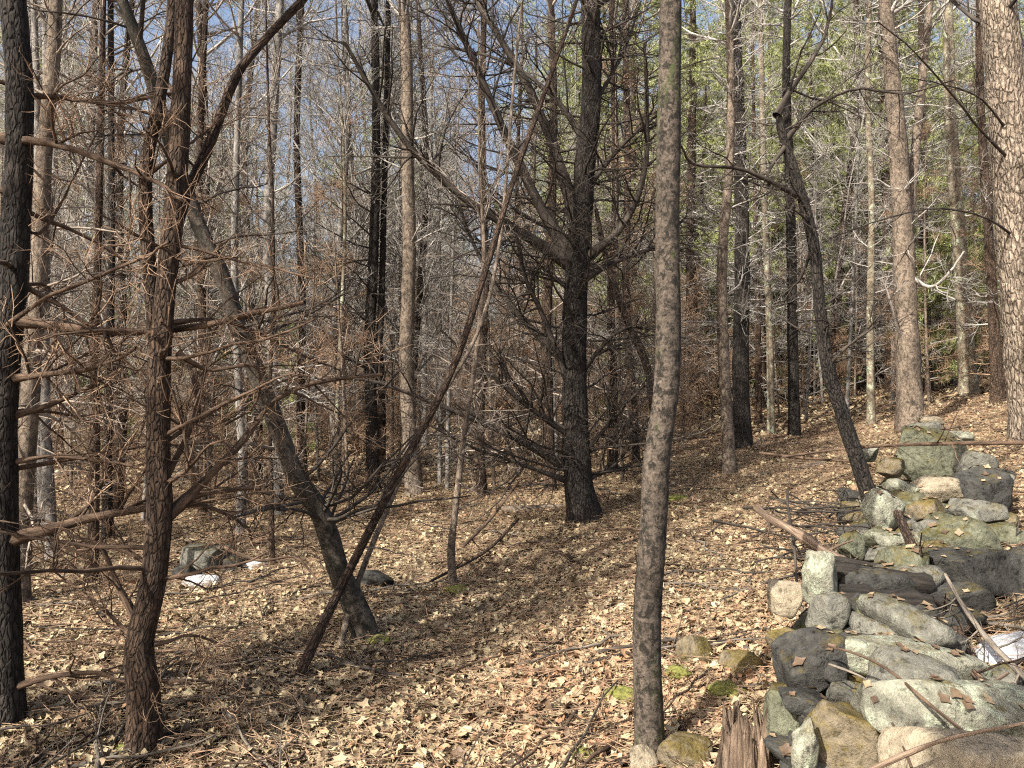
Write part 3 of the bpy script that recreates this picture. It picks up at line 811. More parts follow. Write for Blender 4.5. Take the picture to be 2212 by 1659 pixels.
fill('fir', 20, 14, 30, .8, .8, 1.4)
fill('hard', 10, 9.5, 13, .7, .55, .8, umax=-.1)
fill('brush', 26, 11, 15, .8, .6, .95)
fill('brush', 120, 15, 34, .7, .75, 1.2)
fill('whip', 22, 8.2, 11, .45, .7, 1.0, umax=.2)
fill('whip', 120, 9.5, 26, .5, .7, 1.1)
fill('beech', 20, 12, 30, .7, .7, 1.1)

def proto_shade(H, r0, bk):
    root = thing('bare_tree', (0, 0, 0), '', 'tree')
    P, R = stem(H, r0, .012, 22, .1)
    P[0, 2] = -.15
    mb = MB(); trunk_mesh(mb, P, R, 9, .05, .3)
    link('trunk', mb.mesh('trunk'), M[bk], root)
    mc = MB()
    b1, q1 = spawn(P[None], R[None], 22, H * .22, (30, 70), .12, .3, .3, .98, 8, .5, .035, .008); mc.tubes(b1, q1, 4)
    b2, q2 = spawn(b1, q1, 5, H * .09, (25, 60), .13, .2, .2, 1, 5, .6, .014, .005); mc.tubes(b2, q2, 3)
    link('crown', mc.mesh('crown'), M['twig_mid'], root)
    return root
SHADE = [proto_shade(12, .1, 'bark_dark'), proto_shade(13.5, .14, 'bark_brown')]
# trees round and behind the viewpoint, whose trunks and twigs shade the floor
for i, (x, y, s, kd) in enumerate(((-4.0, 1.3, 1.0, 0), (-5.9, .4, .9, 1), (-2.6, -2.3, 1.0, 1), (-8.5, 1.6, 1.0, 1), (-1.0, -5.0, .9, 0), (-10, -5, 1.1, 1), (-5, -6.5, 1.1, 0), (-7.3, 4.2, 1., 0), (4.2, -1.5, .9, 0), (-.6, -9.5, 1.05, 1), (-7.2, -2.6, 1., 0))):
    loc = (x, y, g1(x, y) - .02)
    if i < 2:
        o = SHADE[i]; o.location = loc; o.scale = (s, s, s); kd = i
        o['label'] = 'tall bare tree whose trunk shades the near leaf litter'; o['group'] = 'bare trees shading the near ground'
    else:
        o = dup(SHADE[kd], loc, i * 1.7, s, 'tall bare tree whose trunk shades the near leaf litter', 'bare trees shading the near ground')
for i, (x, y, s, kd) in enumerate(((-12.5, -.2, 1.0, 1), (-12.5, -5.5, 1., 0), (-13, 3, 1.1, 1))):
    o = dup(KINDS['pine'][kd], (x, y, g1(x, y) - .02), i * 2.1, s, 'tall pine whose needles shade the near leaf litter', 'pines shading the near ground')

# ---------------------------------------------------------------- stones
ICO = {}
def ico(n):
    if n not in ICO:
        import bmesh
        bm = bmesh.new(); bmesh.ops.create_icosphere(bm, subdivisions=n, radius=1)
        bm.verts.ensure_lookup_table()
        ICO[n] = (np.array([v.co[:] for v in bm.verts]), np.array([[v.index for v in f.verts] for f in bm.faces])); bm.free()
    return ICO[n]
def stone_mesh(sx, sy, sz, sub=4, sq=3.2, cuts=5, amp=.07, cutd=(.58, .9)):
    cuts += 7; amp *= .8; sq = sq + 1.2
    V, T = ico(sub)
    V = V.copy()
    V /= (np.abs(V) ** sq).sum(1, keepdims=True) ** (1 / sq)
    for _ in range(cuts):
        n = R8.normal(size=3); n /= np.linalg.norm(n)
        c = R8.uniform(*cutd) * 1.1
        dd = V @ n - c
        V = V - np.maximum(dd, 0)[:, None] * n * .97
    s = R8.uniform(0, 90)
    asp = np.array((sx, sy, sz)); a0 = asp.mean()
    Q = V * asp / a0
    nz = np.array([noise.noise(Vector((q[0] * 1.6 + s, q[1] * 1.6, q[2] * 1.6))) + .45 * noise.noise(Vector((q[0] * 4.2, q[1] * 4.2 + s, q[2] * 4.2))) + .2 * noise.noise(Vector((q[0] * 11, q[1] * 11 + s, q[2] * 11))) for q in Q])
    V = V * (1 + amp * 1.5 * nz)[:, None]
    mb = MB(); mb.add(V * asp, t=T)
    return mb.mesh('stone')

wall = thing('dry_stone_wall', (1.9, 3.0, g1(1.9, 3.0)), 'tumbled mossy dry stone wall running uphill past the rotten stump', 'stone wall')
wl = np.array(wall.location)
def stone(u, v, w, h, d, mat, roll=0, depth=.8, yaw=None, label=None, parent=wall, **kw):
    """centre u,v and size w,h in layout units at distance d; depth = thickness along the view over its width"""
    sx, sz = w / F * d / 2, h / F * d / 2
    sy = min(sx, sz * 1.8) * depth if depth < 2 else depth * .1
    p = W(u, v, d + sy * .6)
    me = stone_mesh(sx * 1.2, sy * 1.1, sz * 1.22, **kw)
    o = link('stone', me, M[mat], parent, p - wl, (R8.normal() * .06, rad(roll), R8.normal() * .15 if yaw is None else rad(yaw)))
    if label: o['label'] = label
    return o
# roll > 0 tips the right end down
stone(2090, 1540, 400, 112, 2.45, 'st_pale', 8, 1.0, 0, 'broad pale lichen covered slab', sub=5, sq=2.6, cuts=3, amp=.05)
stone(2150, 1690, 400, 190, 2.05, 'st_tan', 4, .8, 0, 'smooth tan boulder', sub=5, sq=2.5, cuts=2, amp=.04)
stone(1838, 1615, 175, 200, 2.5, 'st_moss', 4, .9, 10, 'upright block furred with brown moss', sub=5, sq=3.4, cuts=5, amp=.05)
stone(1738, 1625, 50, 125, 2.45, 'st_pale', 6, .9, 0, 'narrow pale upright stone', sq=2.6)
stone(1702, 1568, 80, 130, 2.85, 'st_green', -3, .9, sq=3.4)
stone(1738, 1508, 100, 38, 2.8, 'st_dark', 5, 1.4, sq=3.5)
stone(1755, 1444, 130, 124, 3.0, 'st_dark', -6, .9, 8, 'big dark square block', sub=5, sq=4.2, cuts=4, amp=.04)
stone(1958, 1424, 292, 76, 3.0, 'st_pale', 12, 1.1, 0, 'long mossy lichened slab tipped to one side', sub=5, sq=2.7, cuts=3, amp=.05)
stone(1882, 1478, 118, 56, 2.95, 'st_moss', 6, 1., sq=2.5)
stone(1996, 1478, 78, 58, 2.95, 'st_moss', 0, 1., sq=2.6)
stone(1915, 1505, 120, 56, 2.75, 'st_moss', 5, 1., sq=2.6)
stone(1820, 1506, 78, 46, 2.8, 'st_grey', 0, 1., sq=2.6)
stone(2055, 1500, 60, 46, 2.9, 'st_dark', 0, 1., sq=2.6)
stone(1932, 1362, 196, 92, 3.45, 'st_green', 10, 1.0, 5, 'green grey humped stone', sub=5, sq=2.7, cuts=4, amp=.06)
stone(1786, 1325, 74, 76, 3.5, 'st_grey', 0, 1., 0, 'round grey stone', sq=2.3, cuts=2)
stone(1790, 1378, 90, 44, 3.45, 'st_green', 0, 1., sq=2.7)
stone(1772, 1248, 68, 98, 3.7, 'st_pale', -5, .9, 0, 'pale standing stone', sq=2.9, cuts=4)
stone(1700, 1386, 76, 52, 3.5, 'st_moss', 3, 1., sq=2.3, cuts=2)
stone(1690, 1290, 62, 70, 3.9, 'st_tan', 10, 1., sq=2.6)
stone(1850, 1405, 90, 50, 3.3, 'st_dark', 0, 1., sq=2.8)
stone(2010, 985, 150, 100, 6.6, 'st_green', 6, .9, 5, 'big green boulder crowning the wall', sub=5, sq=2.7, cuts=5, amp=.08)
stone(2104, 1002, 66, 46, 6.3, 'st_grey', 4, 1., sq=2.6)
stone(2106, 1056, 108, 84, 5.6, 'st_dark', 8, .9, 0, 'rounded slate grey boulder', sub=5, sq=2.5, cuts=3)
stone(2018, 1056, 96, 46, 5.6, 'st_tan', 2, 1.1, sq=2.8)
stone(1948, 1056, 52, 36, 5.6, 'st_pale', 0, 1., sq=2.4)
stone(1904, 1112, 74, 80, 5.0, 'st_pale', 30, .8, 0, 'pointed pale stone at the foot of the leaning tree', sq=2.9, cuts=6)
stone(2098, 1104, 98, 44, 5.0, 'st_grey', 4, 1.2, 0, sq=2.8)
stone(1990, 1100, 90, 44, 5.2, 'st_moss', 0, 1.1, sq=2.7)
stone(1948, 1164, 108, 34, 4.6, 'st_pale', 3, 1.3, sq=2.7)
stone(1838, 1182, 42, 54, 4.35, 'st_green', 0, 1., sq=2.7)
stone(2070, 1185, 140, 120, 4.45, 'st_green', 12, .8, 0, 'wide mossy stone on the far side of the broken logs', sub=5, sq=2.7, cuts=6)
stone(2010, 1140, 80, 42, 4.8, 'st_grey', 0, 1., sq=2.7)
stone(2110, 1232, 180, 110, 3.95, 'st_dark', 6, .8, 0, 'dark shaded block beside the snow', sub=5, sq=3.2, cuts=5)  # dark stone colour stands in for the shade on this block and the next
stone(2210, 1225, 110, 90, 4.2, 'st_dark', 0, .8, sq=3.2)
stone(1874, 980, 38, 28, 6.9, 'st_pale', 0, 1., sq=2.4)
stone(2006, 912, 46, 22, 8.8, 'st_tan', 0, 1.2, sq=2.4)
stone(1890, 1160, 56, 38, 4.7, 'st_green', 0, 1., sq=2.6)
stone(1955, 1215, 90, 40, 4.2, 'st_moss', 0, 1.2, sq=2.6)
stone(1800, 1455, 40, 60, 2.9, 'st_dark', 0, 1., sq=2.8)
stone(1965, 1640, 120, 110, 2.4, 'st_grey', 0, .8, sq=2.8)
stone(2140, 1470, 90, 60, 3.0, 'st_grey', 0, 1., sq=2.6)
stone(1730, 1640, 90, 90, 2.75, 'st_dark', 0, 1., sq=2.8)
for u, v, w, h, d, mt in ((2160, 1040, 60, 44, 5.9, 'st_grey'), (1925, 1010, 50, 36, 6.5, 'st_moss'), (2160, 1150, 80, 60, 4.9, 'st_green'), (1900, 1200, 60, 36, 4.3, 'st_grey'),
        (2060, 1290, 120, 60, 3.75, 'st_dark'), (2170, 1130, 60, 40, 5.2, 'st_moss'), (1985, 1340, 100, 60, 3.55, 'st_dark'), (2040, 1400, 80, 60, 3.25, 'st_dark'), (1850, 1320, 70, 60, 3.6, 'st_dark'),
        (1830, 1540, 60, 40, 2.75, 'st_grey'), (1760, 1545, 60, 50, 2.75, 'st_dark'), (2075, 1060, 50, 36, 5.9, 'st_green'), (1960, 1080, 60, 40, 5.3, 'st_green'), (2015, 1200, 70, 50, 4.3, 'st_moss'),
        (1735, 1420, 60, 40, 3.2, 'st_grey'), (1990, 930, 60, 34, 7.4, 'st_grey'), (2060, 945, 60, 30, 7.2, 'st_pale'), (1680, 1500, 50, 50, 3.05, 'st_moss')):
    stone(u, v, w, h, d, mt, R8.normal() * 6, 1., sq=2.7)
# hearting: the stones inside the wall that carry the face stones
for i in range(120):
    t = i / 119
    c = np.array((1.25, 2.6)) * (1 - t) + np.array((3.8, 7.2)) * t
    wd = .34 + .2 * t
    x = c[0] + R8.uniform(-wd, wd * .6); y = c[1] + R8.uniform(-.15, .15)
    s = R8.uniform(.08, .16)
    off = abs(x - c[0]) / wd
    z = g1(x, y) + R8.uniform(-.02, .3 - .22 * off)
    link('stone', stone_mesh(s * R8.uniform(1, 1.5), s * R8.uniform(.8, 1.2), s * R8.uniform(.5, .8), sub=3, sq=2.8), M[R8.choice(['st_grey', 'st_green', 'st_dark', 'st_moss'])], wall,
         np.array((x, y, z)) - wl, (R8.normal() * .15, R8.normal() * .15, R8.uniform(0, 6.28)))

def ground_stone(name, u, v, w, h, d, mat, label, cat, roll=0, **kw):
    sx, sz = w / F * d / 2, h / F * d / 2
    p = W(u, v, d)
    p[2] = g1(p[0], p[1]) + sz * .35
    return link(name, stone_mesh(sx, sx * .9, sz * 1.3, **kw), M[mat], None, p, (0, rad(roll), R8.uniform(-.3, .3)), label, cat)
ground_stone('boulder', 448, 1205, 118, 74, 7.1, 'st_grey', 'green grey boulder beside the snow patches', 'boulder', 0, sub=5, sq=3., cuts=6)
ground_stone('boulder', 405, 1235, 62, 40, 6.7, 'st_dark', 'low dark stone against the green grey boulder', 'boulder', 5, sq=2.6)
ground_stone('boulder', 500, 1222, 42, 44, 7.0, 'st_dark', 'small black stone at the boulder corner next to snow', 'boulder', 5, sq=2.8)
ground_stone('boulder', 812, 1230, 80, 46, 6.2, 'st_dark', 'dark mossy stone behind the bent tree', 'boulder', 5, sq=2.6)
ground_stone('mossy_stone', 1500, 1425, 80, 60, 4.25, 'st_moss', 'flat moss grown stone in the leaves between trunk and wall', 'stone', 4, sq=2.4)
ground_stone('mossy_stone', 1600, 1442, 90, 44, 4.0, 'st_moss', 'low brown mossed stone near the round mossy wall foot', 'stone', 0, sq=2.4)
ground_stone('mossy_stone', 1478, 1640, 120, 70, 3.2, 'st_moss', 'brown mossy stone at the foot of the mottled trunk', 'stone', 0, sq=2.4)
ground_stone('mossy_stone', 1385, 1648, 70, 60, 3.15, 'st_tan', 'bare tan stone touching the mottled trunk foot', 'stone', 0, sq=2.6)
ground_stone('field_stone', 1560, 980, 34, 20, 10.3, 'st_tan', 'small pale stone on the leaves near the slim tan trunk', 'stone', 0, sq=2.4)

def moss_patch(u, v, w, d, label):
    p = W(u, v, d); r = w / F * d / 2 * 1.25
    V, T = ico(4); V = V.copy()
    nz = np.array([noise.noise(Vector(q * 3.1) + Vector((u, v, 0))) + .5 * noise.noise(Vector(q * 9) + Vector((v, u, 0))) for q in V])
    V = V * (1 + .3 * nz)[:, None] * np.array((r, r * .9, r * .42))
    z = g1(p[0], p[1])
    mb = MB(); mb.add(V, t=T)
    link('moss_cushion', mb.mesh('moss_cushion'), M['moss'], None, (p[0], p[1], z + r * .16), None, label, 'moss')
for a in ((1342, 1500, 62, 3.95, 'bright green moss cushion left of the mottled trunk'), (1572, 1516, 66, 3.75, 'bright green moss cushion between the rotten stump and the flat mossy stone'),
          (1262, 1642, 54, 3.35, 'small olive moss cushion in the leaves before the mottled trunk'), (986, 1282, 46, 5.95, 'yellow moss collar at the slim sapling foot'),
          (1462, 1008, 40, 8.2, 'moss cushion in the leaves far behind the mottled trunk'), (275, 1632, 44, 3.5, 'moss tuft at the kinked tree foot'),
          (822, 1350, 46, 5.0, 'olive moss on the cut foot of the bent tree'), (1470, 1478, 50, 4.1, 'dull moss cushion beside the flat mossy stone')):
    moss_patch(*a)

def snow(u, v, w, h, d, label):
    c = W(u, v, d); rx = w / F * d / 2; ry = rx * h
    n, k = 40, 7
    mb = MB(); V = []
    for i in range(k):
        for j in range(n):
            a = j / n * 6.2832
            rr = i / (k - 1)
            s = 1 + .3 * noise.noise(Vector((math.cos(a) * 1.6 + u, math.sin(a) * 1.6 + v, 0))) + .12 * noise.noise(Vector((math.cos(a) * 5 + u, math.sin(a) * 5, 0)))
            x = c[0] + math.cos(a) * rr * rx * s; y = c[1] + math.sin(a) * rr * ry * s
            V.append((x, y, .075 * (1 - rr ** 4) + .008 * noise.noise(Vector((x * 14, y * 14, 0))) - (.02 if i == k - 1 else 0)))
    V = np.array(V); V[:, 2] += G(V[:, 0], V[:, 1])
    idx = np.arange(k * n).reshape(k, n)
    q = np.stack([idx[:-1], np.roll(idx[:-1], -1, 1), np.roll(idx[1:], -1, 1), idx[1:]], -1).reshape(-1, 4)
    mb.add(V, q=q)
    base = np.array((c[0], c[1], g1(c[0], c[1])))
    link('snow_patch', mb.mesh('snow_patch', base), M['snow'], None, base, None, label, 'snow')
snow(440, 1252, 90, .55, 6.55, 'thin melting snow strip under the green grey boulder')
snow(552, 1224, 62, .6, 7.1, 'small snow patch right of the boulder by the thin brown stem')
snow(2178, 1385, 190, .75, 3.3, 'leftover snow patch behind the dark wall block')

# ---------------------------------------------------------------- dead wood
def log(name, pts, d, w0, w1, mat, label, cat='branch', twigs=0, tl=.3, rough=.08, ddepth=0., sides=9, k=18, twmat=None):
    P = pix_path(pts, d, k, ddepth)
    R = np.linspace(w0, w1, k) / F * d / 2
    base = P[0].copy()
    mb = MB(); trunk_mesh(mb, P, R, sides, rough)
    for e in (0, -1):
        ring = mb.v[0].reshape(k, sides, 3)[e]
        cc = ring.mean(0) + (P[0] - P[1] if e == 0 else P[-1] - P[-2]) * .15
        vv = np.concatenate([ring, [cc]])
        ii = np.arange(sides)
        mb.add(vv, t=np.stack([ii, np.roll(ii, -1), np.full(sides, sides)], 1))
    if twigs:
        a, b = spawn(P[None], R[None], twigs, tl, (30, 70), .15, .05, .1, 1, 5, .45, .01, .002); mb.tubes(a, b, 4)
        a, b = spawn(a, b, 3, tl * .5, (30, 65), .15, .05, .2, 1, 4, .6, .005, .0016); mb.tubes(a, b, 3)
    return link(name, mb.mesh(name, base), M[mat], None, base, None, label, cat)
log('broken_log', B((1632, 1096, 4.7), (1660, 1118, 4.6), (1705, 1142, 4.5), (1760, 1178, 4.35), (1800, 1206, 4.2), (1836, 1226, 4.1)), 4.5, 18, 26, 'wood', 'split weathered grey brown log propped against the pale standing stone', 'log', twigs=3, rough=.3)
log('fallen_branch', B((1818, 1218, 4.05), (1880, 1282, 3.7), (1945, 1330, 3.45), (2000, 1362, 3.3)), 3.8, 14, 7, 'stick_grey', 'long grey branch running down from the split log over the dark rails', twigs=3)
log('rotten_rail', B((1802, 1232, 3.9), (1900, 1248, 3.85), (2010, 1262, 3.8)), 3.8, 48, 40, 'wood_dark', 'thick shade-blackened rail on top of the wall', 'log', rough=.24)
log('rotten_rail', B((1812, 1288, 3.75), (1920, 1296, 3.7), (2040, 1310, 3.65)), 3.7, 54, 46, 'wood_dark', 'shade-blackened rail lying under the top rail', 'log', rough=.26)
log('rotten_rail', B((1790, 1206, 4.1), (1880, 1222, 4.05), (1985, 1244, 4.0)), 4.0, 18, 14, 'wood_dark', 'thin shade-blackened rail behind the thick rail', 'log', rough=.12)
log('dead_tree', B((1938, 1108, 4.7), (1985, 1215, 4.2), (2035, 1318, 3.7), (2078, 1395, 3.4), (2100, 1450, 3.25)), 4., 22, 34, 'bark_brown', 'brown dead trunk fallen across the wall stones', 'dead tree', 5, .4)
log('fallen_branch', B((1775, 1392, 2.85), (1850, 1412, 2.75), (1920, 1448, 2.6), (2000, 1515, 2.4), (2095, 1592, 2.25)), 2.6, 4.5, 8, 'limb', 'bent tan stick lying down the long slab onto the pale slab')
log('fallen_branch', B((1790, 1434, 2.8), (1840, 1452, 2.7), (1880, 1478, 2.6), (1905, 1540, 2.5)), 2.7, 6, 4, 'stick_grey', 'short thin pale twig over the dark square block')
log('fallen_branch', B((1925, 1560, 2.3), (1945, 1600, 2.2), (1972, 1670, 2.1)), 2.2, 5, 7, 'limb', 'upright stick on the moss furred block')
log('fallen_branch', B((1870, 1665, 2.1), (1960, 1625, 2.05), (2060, 1590, 2.0), (2240, 1555, 1.95)), 2., 17, 5, 'wood', 'splintered grey branch lying across the tan boulder', rough=.2)
log('fallen_branch', B((1690, 988, 7.0), (1800, 972, 7.0), (1930, 962, 6.4), (2060, 958, 5.9), (2240, 956, 5.6)), 6.4, 5, 9, 'limb', 'long straight dead branch resting across the crowning green boulder', twigs=8, tl=.5)
log('fallen_branch', B((1640, 978, 7.4), (1740, 990, 7.2), (1830, 996, 7.0), (1900, 1010, 6.6)), 7., 6, 6, 'limb', 'crooked branch lying left of the leaning black tree', twigs=6, tl=.4)
log('fallen_branch', B((2040, 1240, 3.6), (2080, 1310, 3.4), (2140, 1390, 3.15), (2230, 1480, 2.9)), 3.3, 8, 14, 'stick_grey', 'grey stick poking over the snow behind the wall', twigs=4, tl=.3)
log('fallen_branch', B((2090, 1440, 3.0), (2140, 1490, 2.85), (2230, 1560, 2.6)), 2.9, 16, 16, 'bark_brown', 'brown rotten branch beside the leftover snow', twigs=4, tl=.3)
log('fallen_branch', B((2110, 1495, 2.7), (2140, 1475, 2.7), (2175, 1452, 2.75)), 2.7, 9, 7, 'wood', 'short broken tan stick standing up behind the pale slab')
log('fallen_log', B((1085, 1102, 8.6), (1180, 1098, 8.5), (1300, 1092, 8.4), (1395, 1100, 8.2)), 8.4, 20, 14, 'bark_tan', 'pale fallen log lying behind the black whorled conifer', 'log', 4, .4)
log('fallen_log', B((548, 1510, 4.15), (600, 1482, 4.25), (655, 1480, 4.35)), 4.2, 18, 12, 'bark_brown', 'short brown log by the foot of the leaning pole', 'log')
log('fallen_branch', B((930, 1255, 5.9), (1050, 1190, 6.8), (1120, 1120, 7.6)), 6.5, 6, 8, 'bark_brown', 'dead branch sloping up from the sapling toward the conifer', twigs=5, tl=.4)
log('fallen_branch', B((1700, 1060, 5.4), (1702, 1100, 5.2), (1715, 1180, 4.6), (1720, 1260, 4.2)), 5., 7, 5, 'twig_dark', 'thin upright broken stake in the brush pile', twigs=4, tl=.25)
log('fallen_branch', B((1000, 1180, 6.7), (1060, 1120, 7.2), (1120, 1040, 7.4)), 7., 8, 5, 'limb', 'leaning stick beside the moss footed sapling', twigs=4, tl=.3)
log('fallen_branch', B((480, 1180, 6.2), (560, 1210, 6.0), (640, 1205, 6.0), (700, 1270, 5.6)), 6., 8, 4, 'limb', 'arching dead branch over the small snow patch', twigs=6, tl=.35)
log('fallen_branch', B((905, 1500, 4.2), (1000, 1440, 4.5), (1130, 1400, 4.7)), 4.4, 6, 4, 'limb', 'dark stick in the leaves right of the bent tree foot', twigs=4, tl=.25)

# rotten stump: a ragged ring of upright splinters
def stump(u, v, d, w, h):
    p = W(u, v, d); z = g1(p[0], p[1]); r = w / F * d / 2
    base = (p[0], p[1], z)
    root = thing('rotten_stump', base, 'ragged rotten brown stump with upright splinters beside the wall foot', 'stump')
    n, k = 90, 12
    V = []
    for j in range(k):
        t = j / (k - 1)
        for i in range(n):
            a = i / n * 6.2832
            hh = h * (.72 + .4 * noise.noise(Vector((math.cos(a) * 2.3 + 3, math.sin(a) * 2.3, 1.))) + .3 * noise.noise(Vector((math.cos(a) * 5, math.sin(a) * 5, 4.))) + .1 * noise.noise(Vector((math.cos(a) * 22, math.sin(a) * 22, 4.))))
            hh = max(hh, .1)
            rr = r * (1.12 - .42 * t ** .6) * (1 + .22 * noise.noise(Vector((math.cos(a) * 4, math.sin(a) * 4, t * .8))) + .16 * noise.noise(Vector((math.cos(a) * 9, math.sin(a) * 9, t * 2.2))) + .05 * noise.noise(Vector((math.cos(a) * 24, math.sin(a) * 24, t * 2.))))
            V.append((math.cos(a) * rr, math.sin(a) * rr, -.06 + (hh + .06) * t))
    for i in range(n):
        a = V[(k - 1) * n + i]
        V.append((a[0] * .55, a[1] * .55, a[2] * .45))
    idx = np.arange((k + 1) * n).reshape(k + 1, n)
    q = np.stack([idx[:-1], np.roll(idx[:-1], -1, 1), np.roll(idx[1:], -1, 1), idx[1:]], -1).reshape(-1, 4)
    mb = MB(); mb.add(V, q=q)
    link('shell', mb.mesh('shell'), M['wood'], root)
    for i in range(7):
        a = R8.uniform(0, 6.28)
        P = np.array([(math.cos(a) * r * (.95 - .5 * t), math.sin(a) * r * (.95 - .5 * t), h * t * R8.uniform(.85, 1.05)) for t in np.linspace(0, 1, 6)])
        mb = MB(); trunk_mesh(mb, P, np.linspace(.022, .003, 6) * R8.uniform(.7, 1.3), 6, .15)
        link('splinter', mb.mesh('splinter'), M['wood'], root)
stump(1608, 1690, 2.95, 128, .30)

# loose sticks on the floor: prototypes shared by copies
SM = []
for i in range(12):
    L = R8.uniform(.5, 1.5)
    x = np.linspace(-L / 2, L / 2, 10)
    P = np.stack([x, np.cumsum(R8.normal(size=10) * .02), np.abs(np.cumsum(R8.normal(size=10) * .008)) + .02], 1)
    R = np.linspace(R8.uniform(.006, .014), .003, 10)
    mb = MB(); trunk_mesh(mb, P, R, 6, .08)
    a, b = spawn(P[None], R[None], 5, L * .3, (25, 60), .12, .05, .2, 1, 5, .55, .008, .002); mb.tubes(a, b, 4)
    a, b = spawn(a, b, 3, L * .14, (25, 60), .12, .0, .2, 1, 3, .6, .005, .0016); mb.tubes(a, b, 3)
    me = mb.mesh('stick'); me.materials.append(M[['limb', 'bark_brown', 'stick_grey', 'twig_dark'][i % 4]]); SM.append(me)
def slope_rot(x, y, rz, tilt=0.):
    e = .25
    sx = (g1(x + e, y) - g1(x - e, y)) / (2 * e); sy = (g1(x, y + e) - g1(x, y - e)) / (2 * e)
    n = Vector((-sx, -sy, 1)).normalized()
    from mathutils import Matrix
    return (n.to_track_quat('Z', 'Y').to_matrix() @ Matrix.Rotation(rz, 3, 'Z') @ Matrix.Rotation(tilt, 3, 'Y')).to_euler()
for i in range(290):
    y = 3.0 + 11 * R8.random() ** 1.3
    x = R8.uniform(-.72, .72) * y
    rz = R8.normal() * .6 + (.45 if R8.random() < .75 else 2.0)
    o = link('fallen_stick', SM[i % 12], None, None, (x, y, g1(x, y) + .015), slope_rot(x, y, rz, -abs(R8.normal()) * .05),
             'dead twiggy stick lying loose on the leaf litter', 'stick', 'loose sticks on the leaf litter')
    s = R8.uniform(.7, 1.3); o.scale = (s, s, s)
# brush pile of dead boughs against the wall
DK = []
for me in SM[:6]:
    m2 = me.copy(); m2.materials.clear(); m2.materials.append(M['twig_dark']); DK.append(m2)  # dark recoloured stick copies, the pile's shade put into their colour
for i in range(36):
    p = W(R8.uniform(1690, 1870), R8.uniform(1080, 1150), R8.uniform(5.0, 6.6))
    z = g1(p[0], p[1])
    o = link('brush_bough', DK[i % 6], None, None, (p[0], p[1], z + R8.uniform(.04, .28)), (R8.normal() * .3, R8.normal() * .25, R8.normal() * .5 + .3),
             'dead bough heaped in the brush pile left of the wall', 'stick', 'boughs of the brush pile')
    s = R8.uniform(.6, 1.0); o.scale = (s, s, s)

# ---------------------------------------------------------------- leaf litter
def leaf_template(lobes, curl, fold, rows=7):
    x = np.linspace(0, 1, rows)
    w = .34 * np.sin(np.pi * np.clip(x, .03, .985) ** .8) * (1 + (.32 * np.cos(np.arange(rows) * np.pi) if lobes else 0))
    V = []
    for i in range(rows):
        zc = curl * (x[i] - .5) ** 2
        for s in (-1, 0, 1):
            V.append((x[i] - .5, s * w[i], zc + fold * abs(s) * w[i] * (1 + .5 * math.sin(i * 2.1 + s))))
    V = np.array(V)
    q = []
    for i in range(rows - 1):
        for j in (0, 1):
            a = i * 3 + j
            q.append((a, a + 3, a + 4, a + 1))
    return V, np.array(q)
TEMPL = [leaf_template(True, c, f) for c, f in ((.5, .3), (-.5, -.2), (.9, .5), (-.25, .45), (.2, -.5), (1.2, .1))] + [leaf_template(False, .6, .5), leaf_template(False, -.5, .6)]
FAR_T = (np.array(((-.5, -.22, .05), (0, -.3, 0), (0, .3, .1), (-.5, .2, 0), (.5, -.12, .12), (.5, .14, .05))), np.array(((0, 1, 2, 3), (1, 4, 5, 2))))
def scatter(mb, x, y, size, templates, tint, lift=.012, tilt=.3):
    n = len(x)
    z = G(x, y) + np.abs(R8.normal(size=n)) * lift
    e = .2
    gx = (G(x + e, y) - G(x - e, y)) / (2 * e); gy = (G(x, y + e) - G(x, y - e)) / (2 * e)
    N = np.stack([-gx, -gy, np.ones(n)], 1) + R8.normal(size=(n, 3)) * tilt; N /= np.linalg.norm(N, axis=1, keepdims=True)
    A = np.cross(N, R8.normal(size=(n, 3))); A /= np.linalg.norm(A, axis=1, keepdims=True); Bv = np.cross(N, A)
    which = R8.integers(len(templates), size=n)
    for w, (V, q) in enumerate(templates):
        m = np.where(which == w)[0]
        if not len(m): continue
        S = size[m][:, None]
        P = np.stack([x[m], y[m], z[m]], 1)[:, None] + (A[m][:, None] * V[None, :, :1] + Bv[m][:, None] * V[None, :, 1:2] + N[m][:, None] * V[None, :, 2:]) * S[..., None]
        Q = (q[None] + (np.arange(len(m)) * len(V))[:, None, None]).reshape(-1, 4)
        mb.add(P.reshape(-1, 3), q=Q, tint=np.repeat(tint[m], len(V)))
def rnd_area(n, y0, y1, uw, p=1.):
    y = np.sqrt(R8.random(n) * (y1 ** 2 - y0 ** 2) + y0 ** 2)
    return R8.uniform(-uw, uw, n) * y * .667, y
mb = MB()
MID_T = [leaf_template(True, c, f, 5) for c, f in ((.7, .4), (-.5, -.3), (.2, .6), (-.3, .5))]
def tints(n):
    pt = .09 * np.sin(x * 1.3 + .7 * y) * np.sin(y * 1.1 - .4 * x) + .07 * np.sin(x * 3.7 - y * 2.1) * np.sin(y * 3.3 + x)
    t = np.clip(R8.normal(.5, .25, n) + pt, 0, 1)
    rust = np.exp(-(((x - .4) / .75) ** 2 + ((y - 4.1) / .9) ** 2)) + .8 * np.exp(-(((x - 1.25) / .4) ** 2 + ((y - 4.2) / .7) ** 2)) + .35 * np.maximum(0, np.sin(x * .9 + 2) * np.sin(y * .8))
    return np.where(R8.random(n) < rust * .55, R8.uniform(.83, .89, n), t)
x, y = rnd_area(22000, 2.2, 6.2, 1.2)
scatter(mb, x, y, R8.uniform(.03, .068, len(x)) * R8.choice((1, 1, 1.25), len(x)), TEMPL, tints(len(x)), .016, .5)
x, y = rnd_area(36000, 2.2, 6.2, 1.2)
scatter(mb, x, y, R8.uniform(.018, .05, len(x)), MID_T, tints(len(x)), .018, .55)
x, y = rnd_area(70000, 6.2, 13, 1.2)
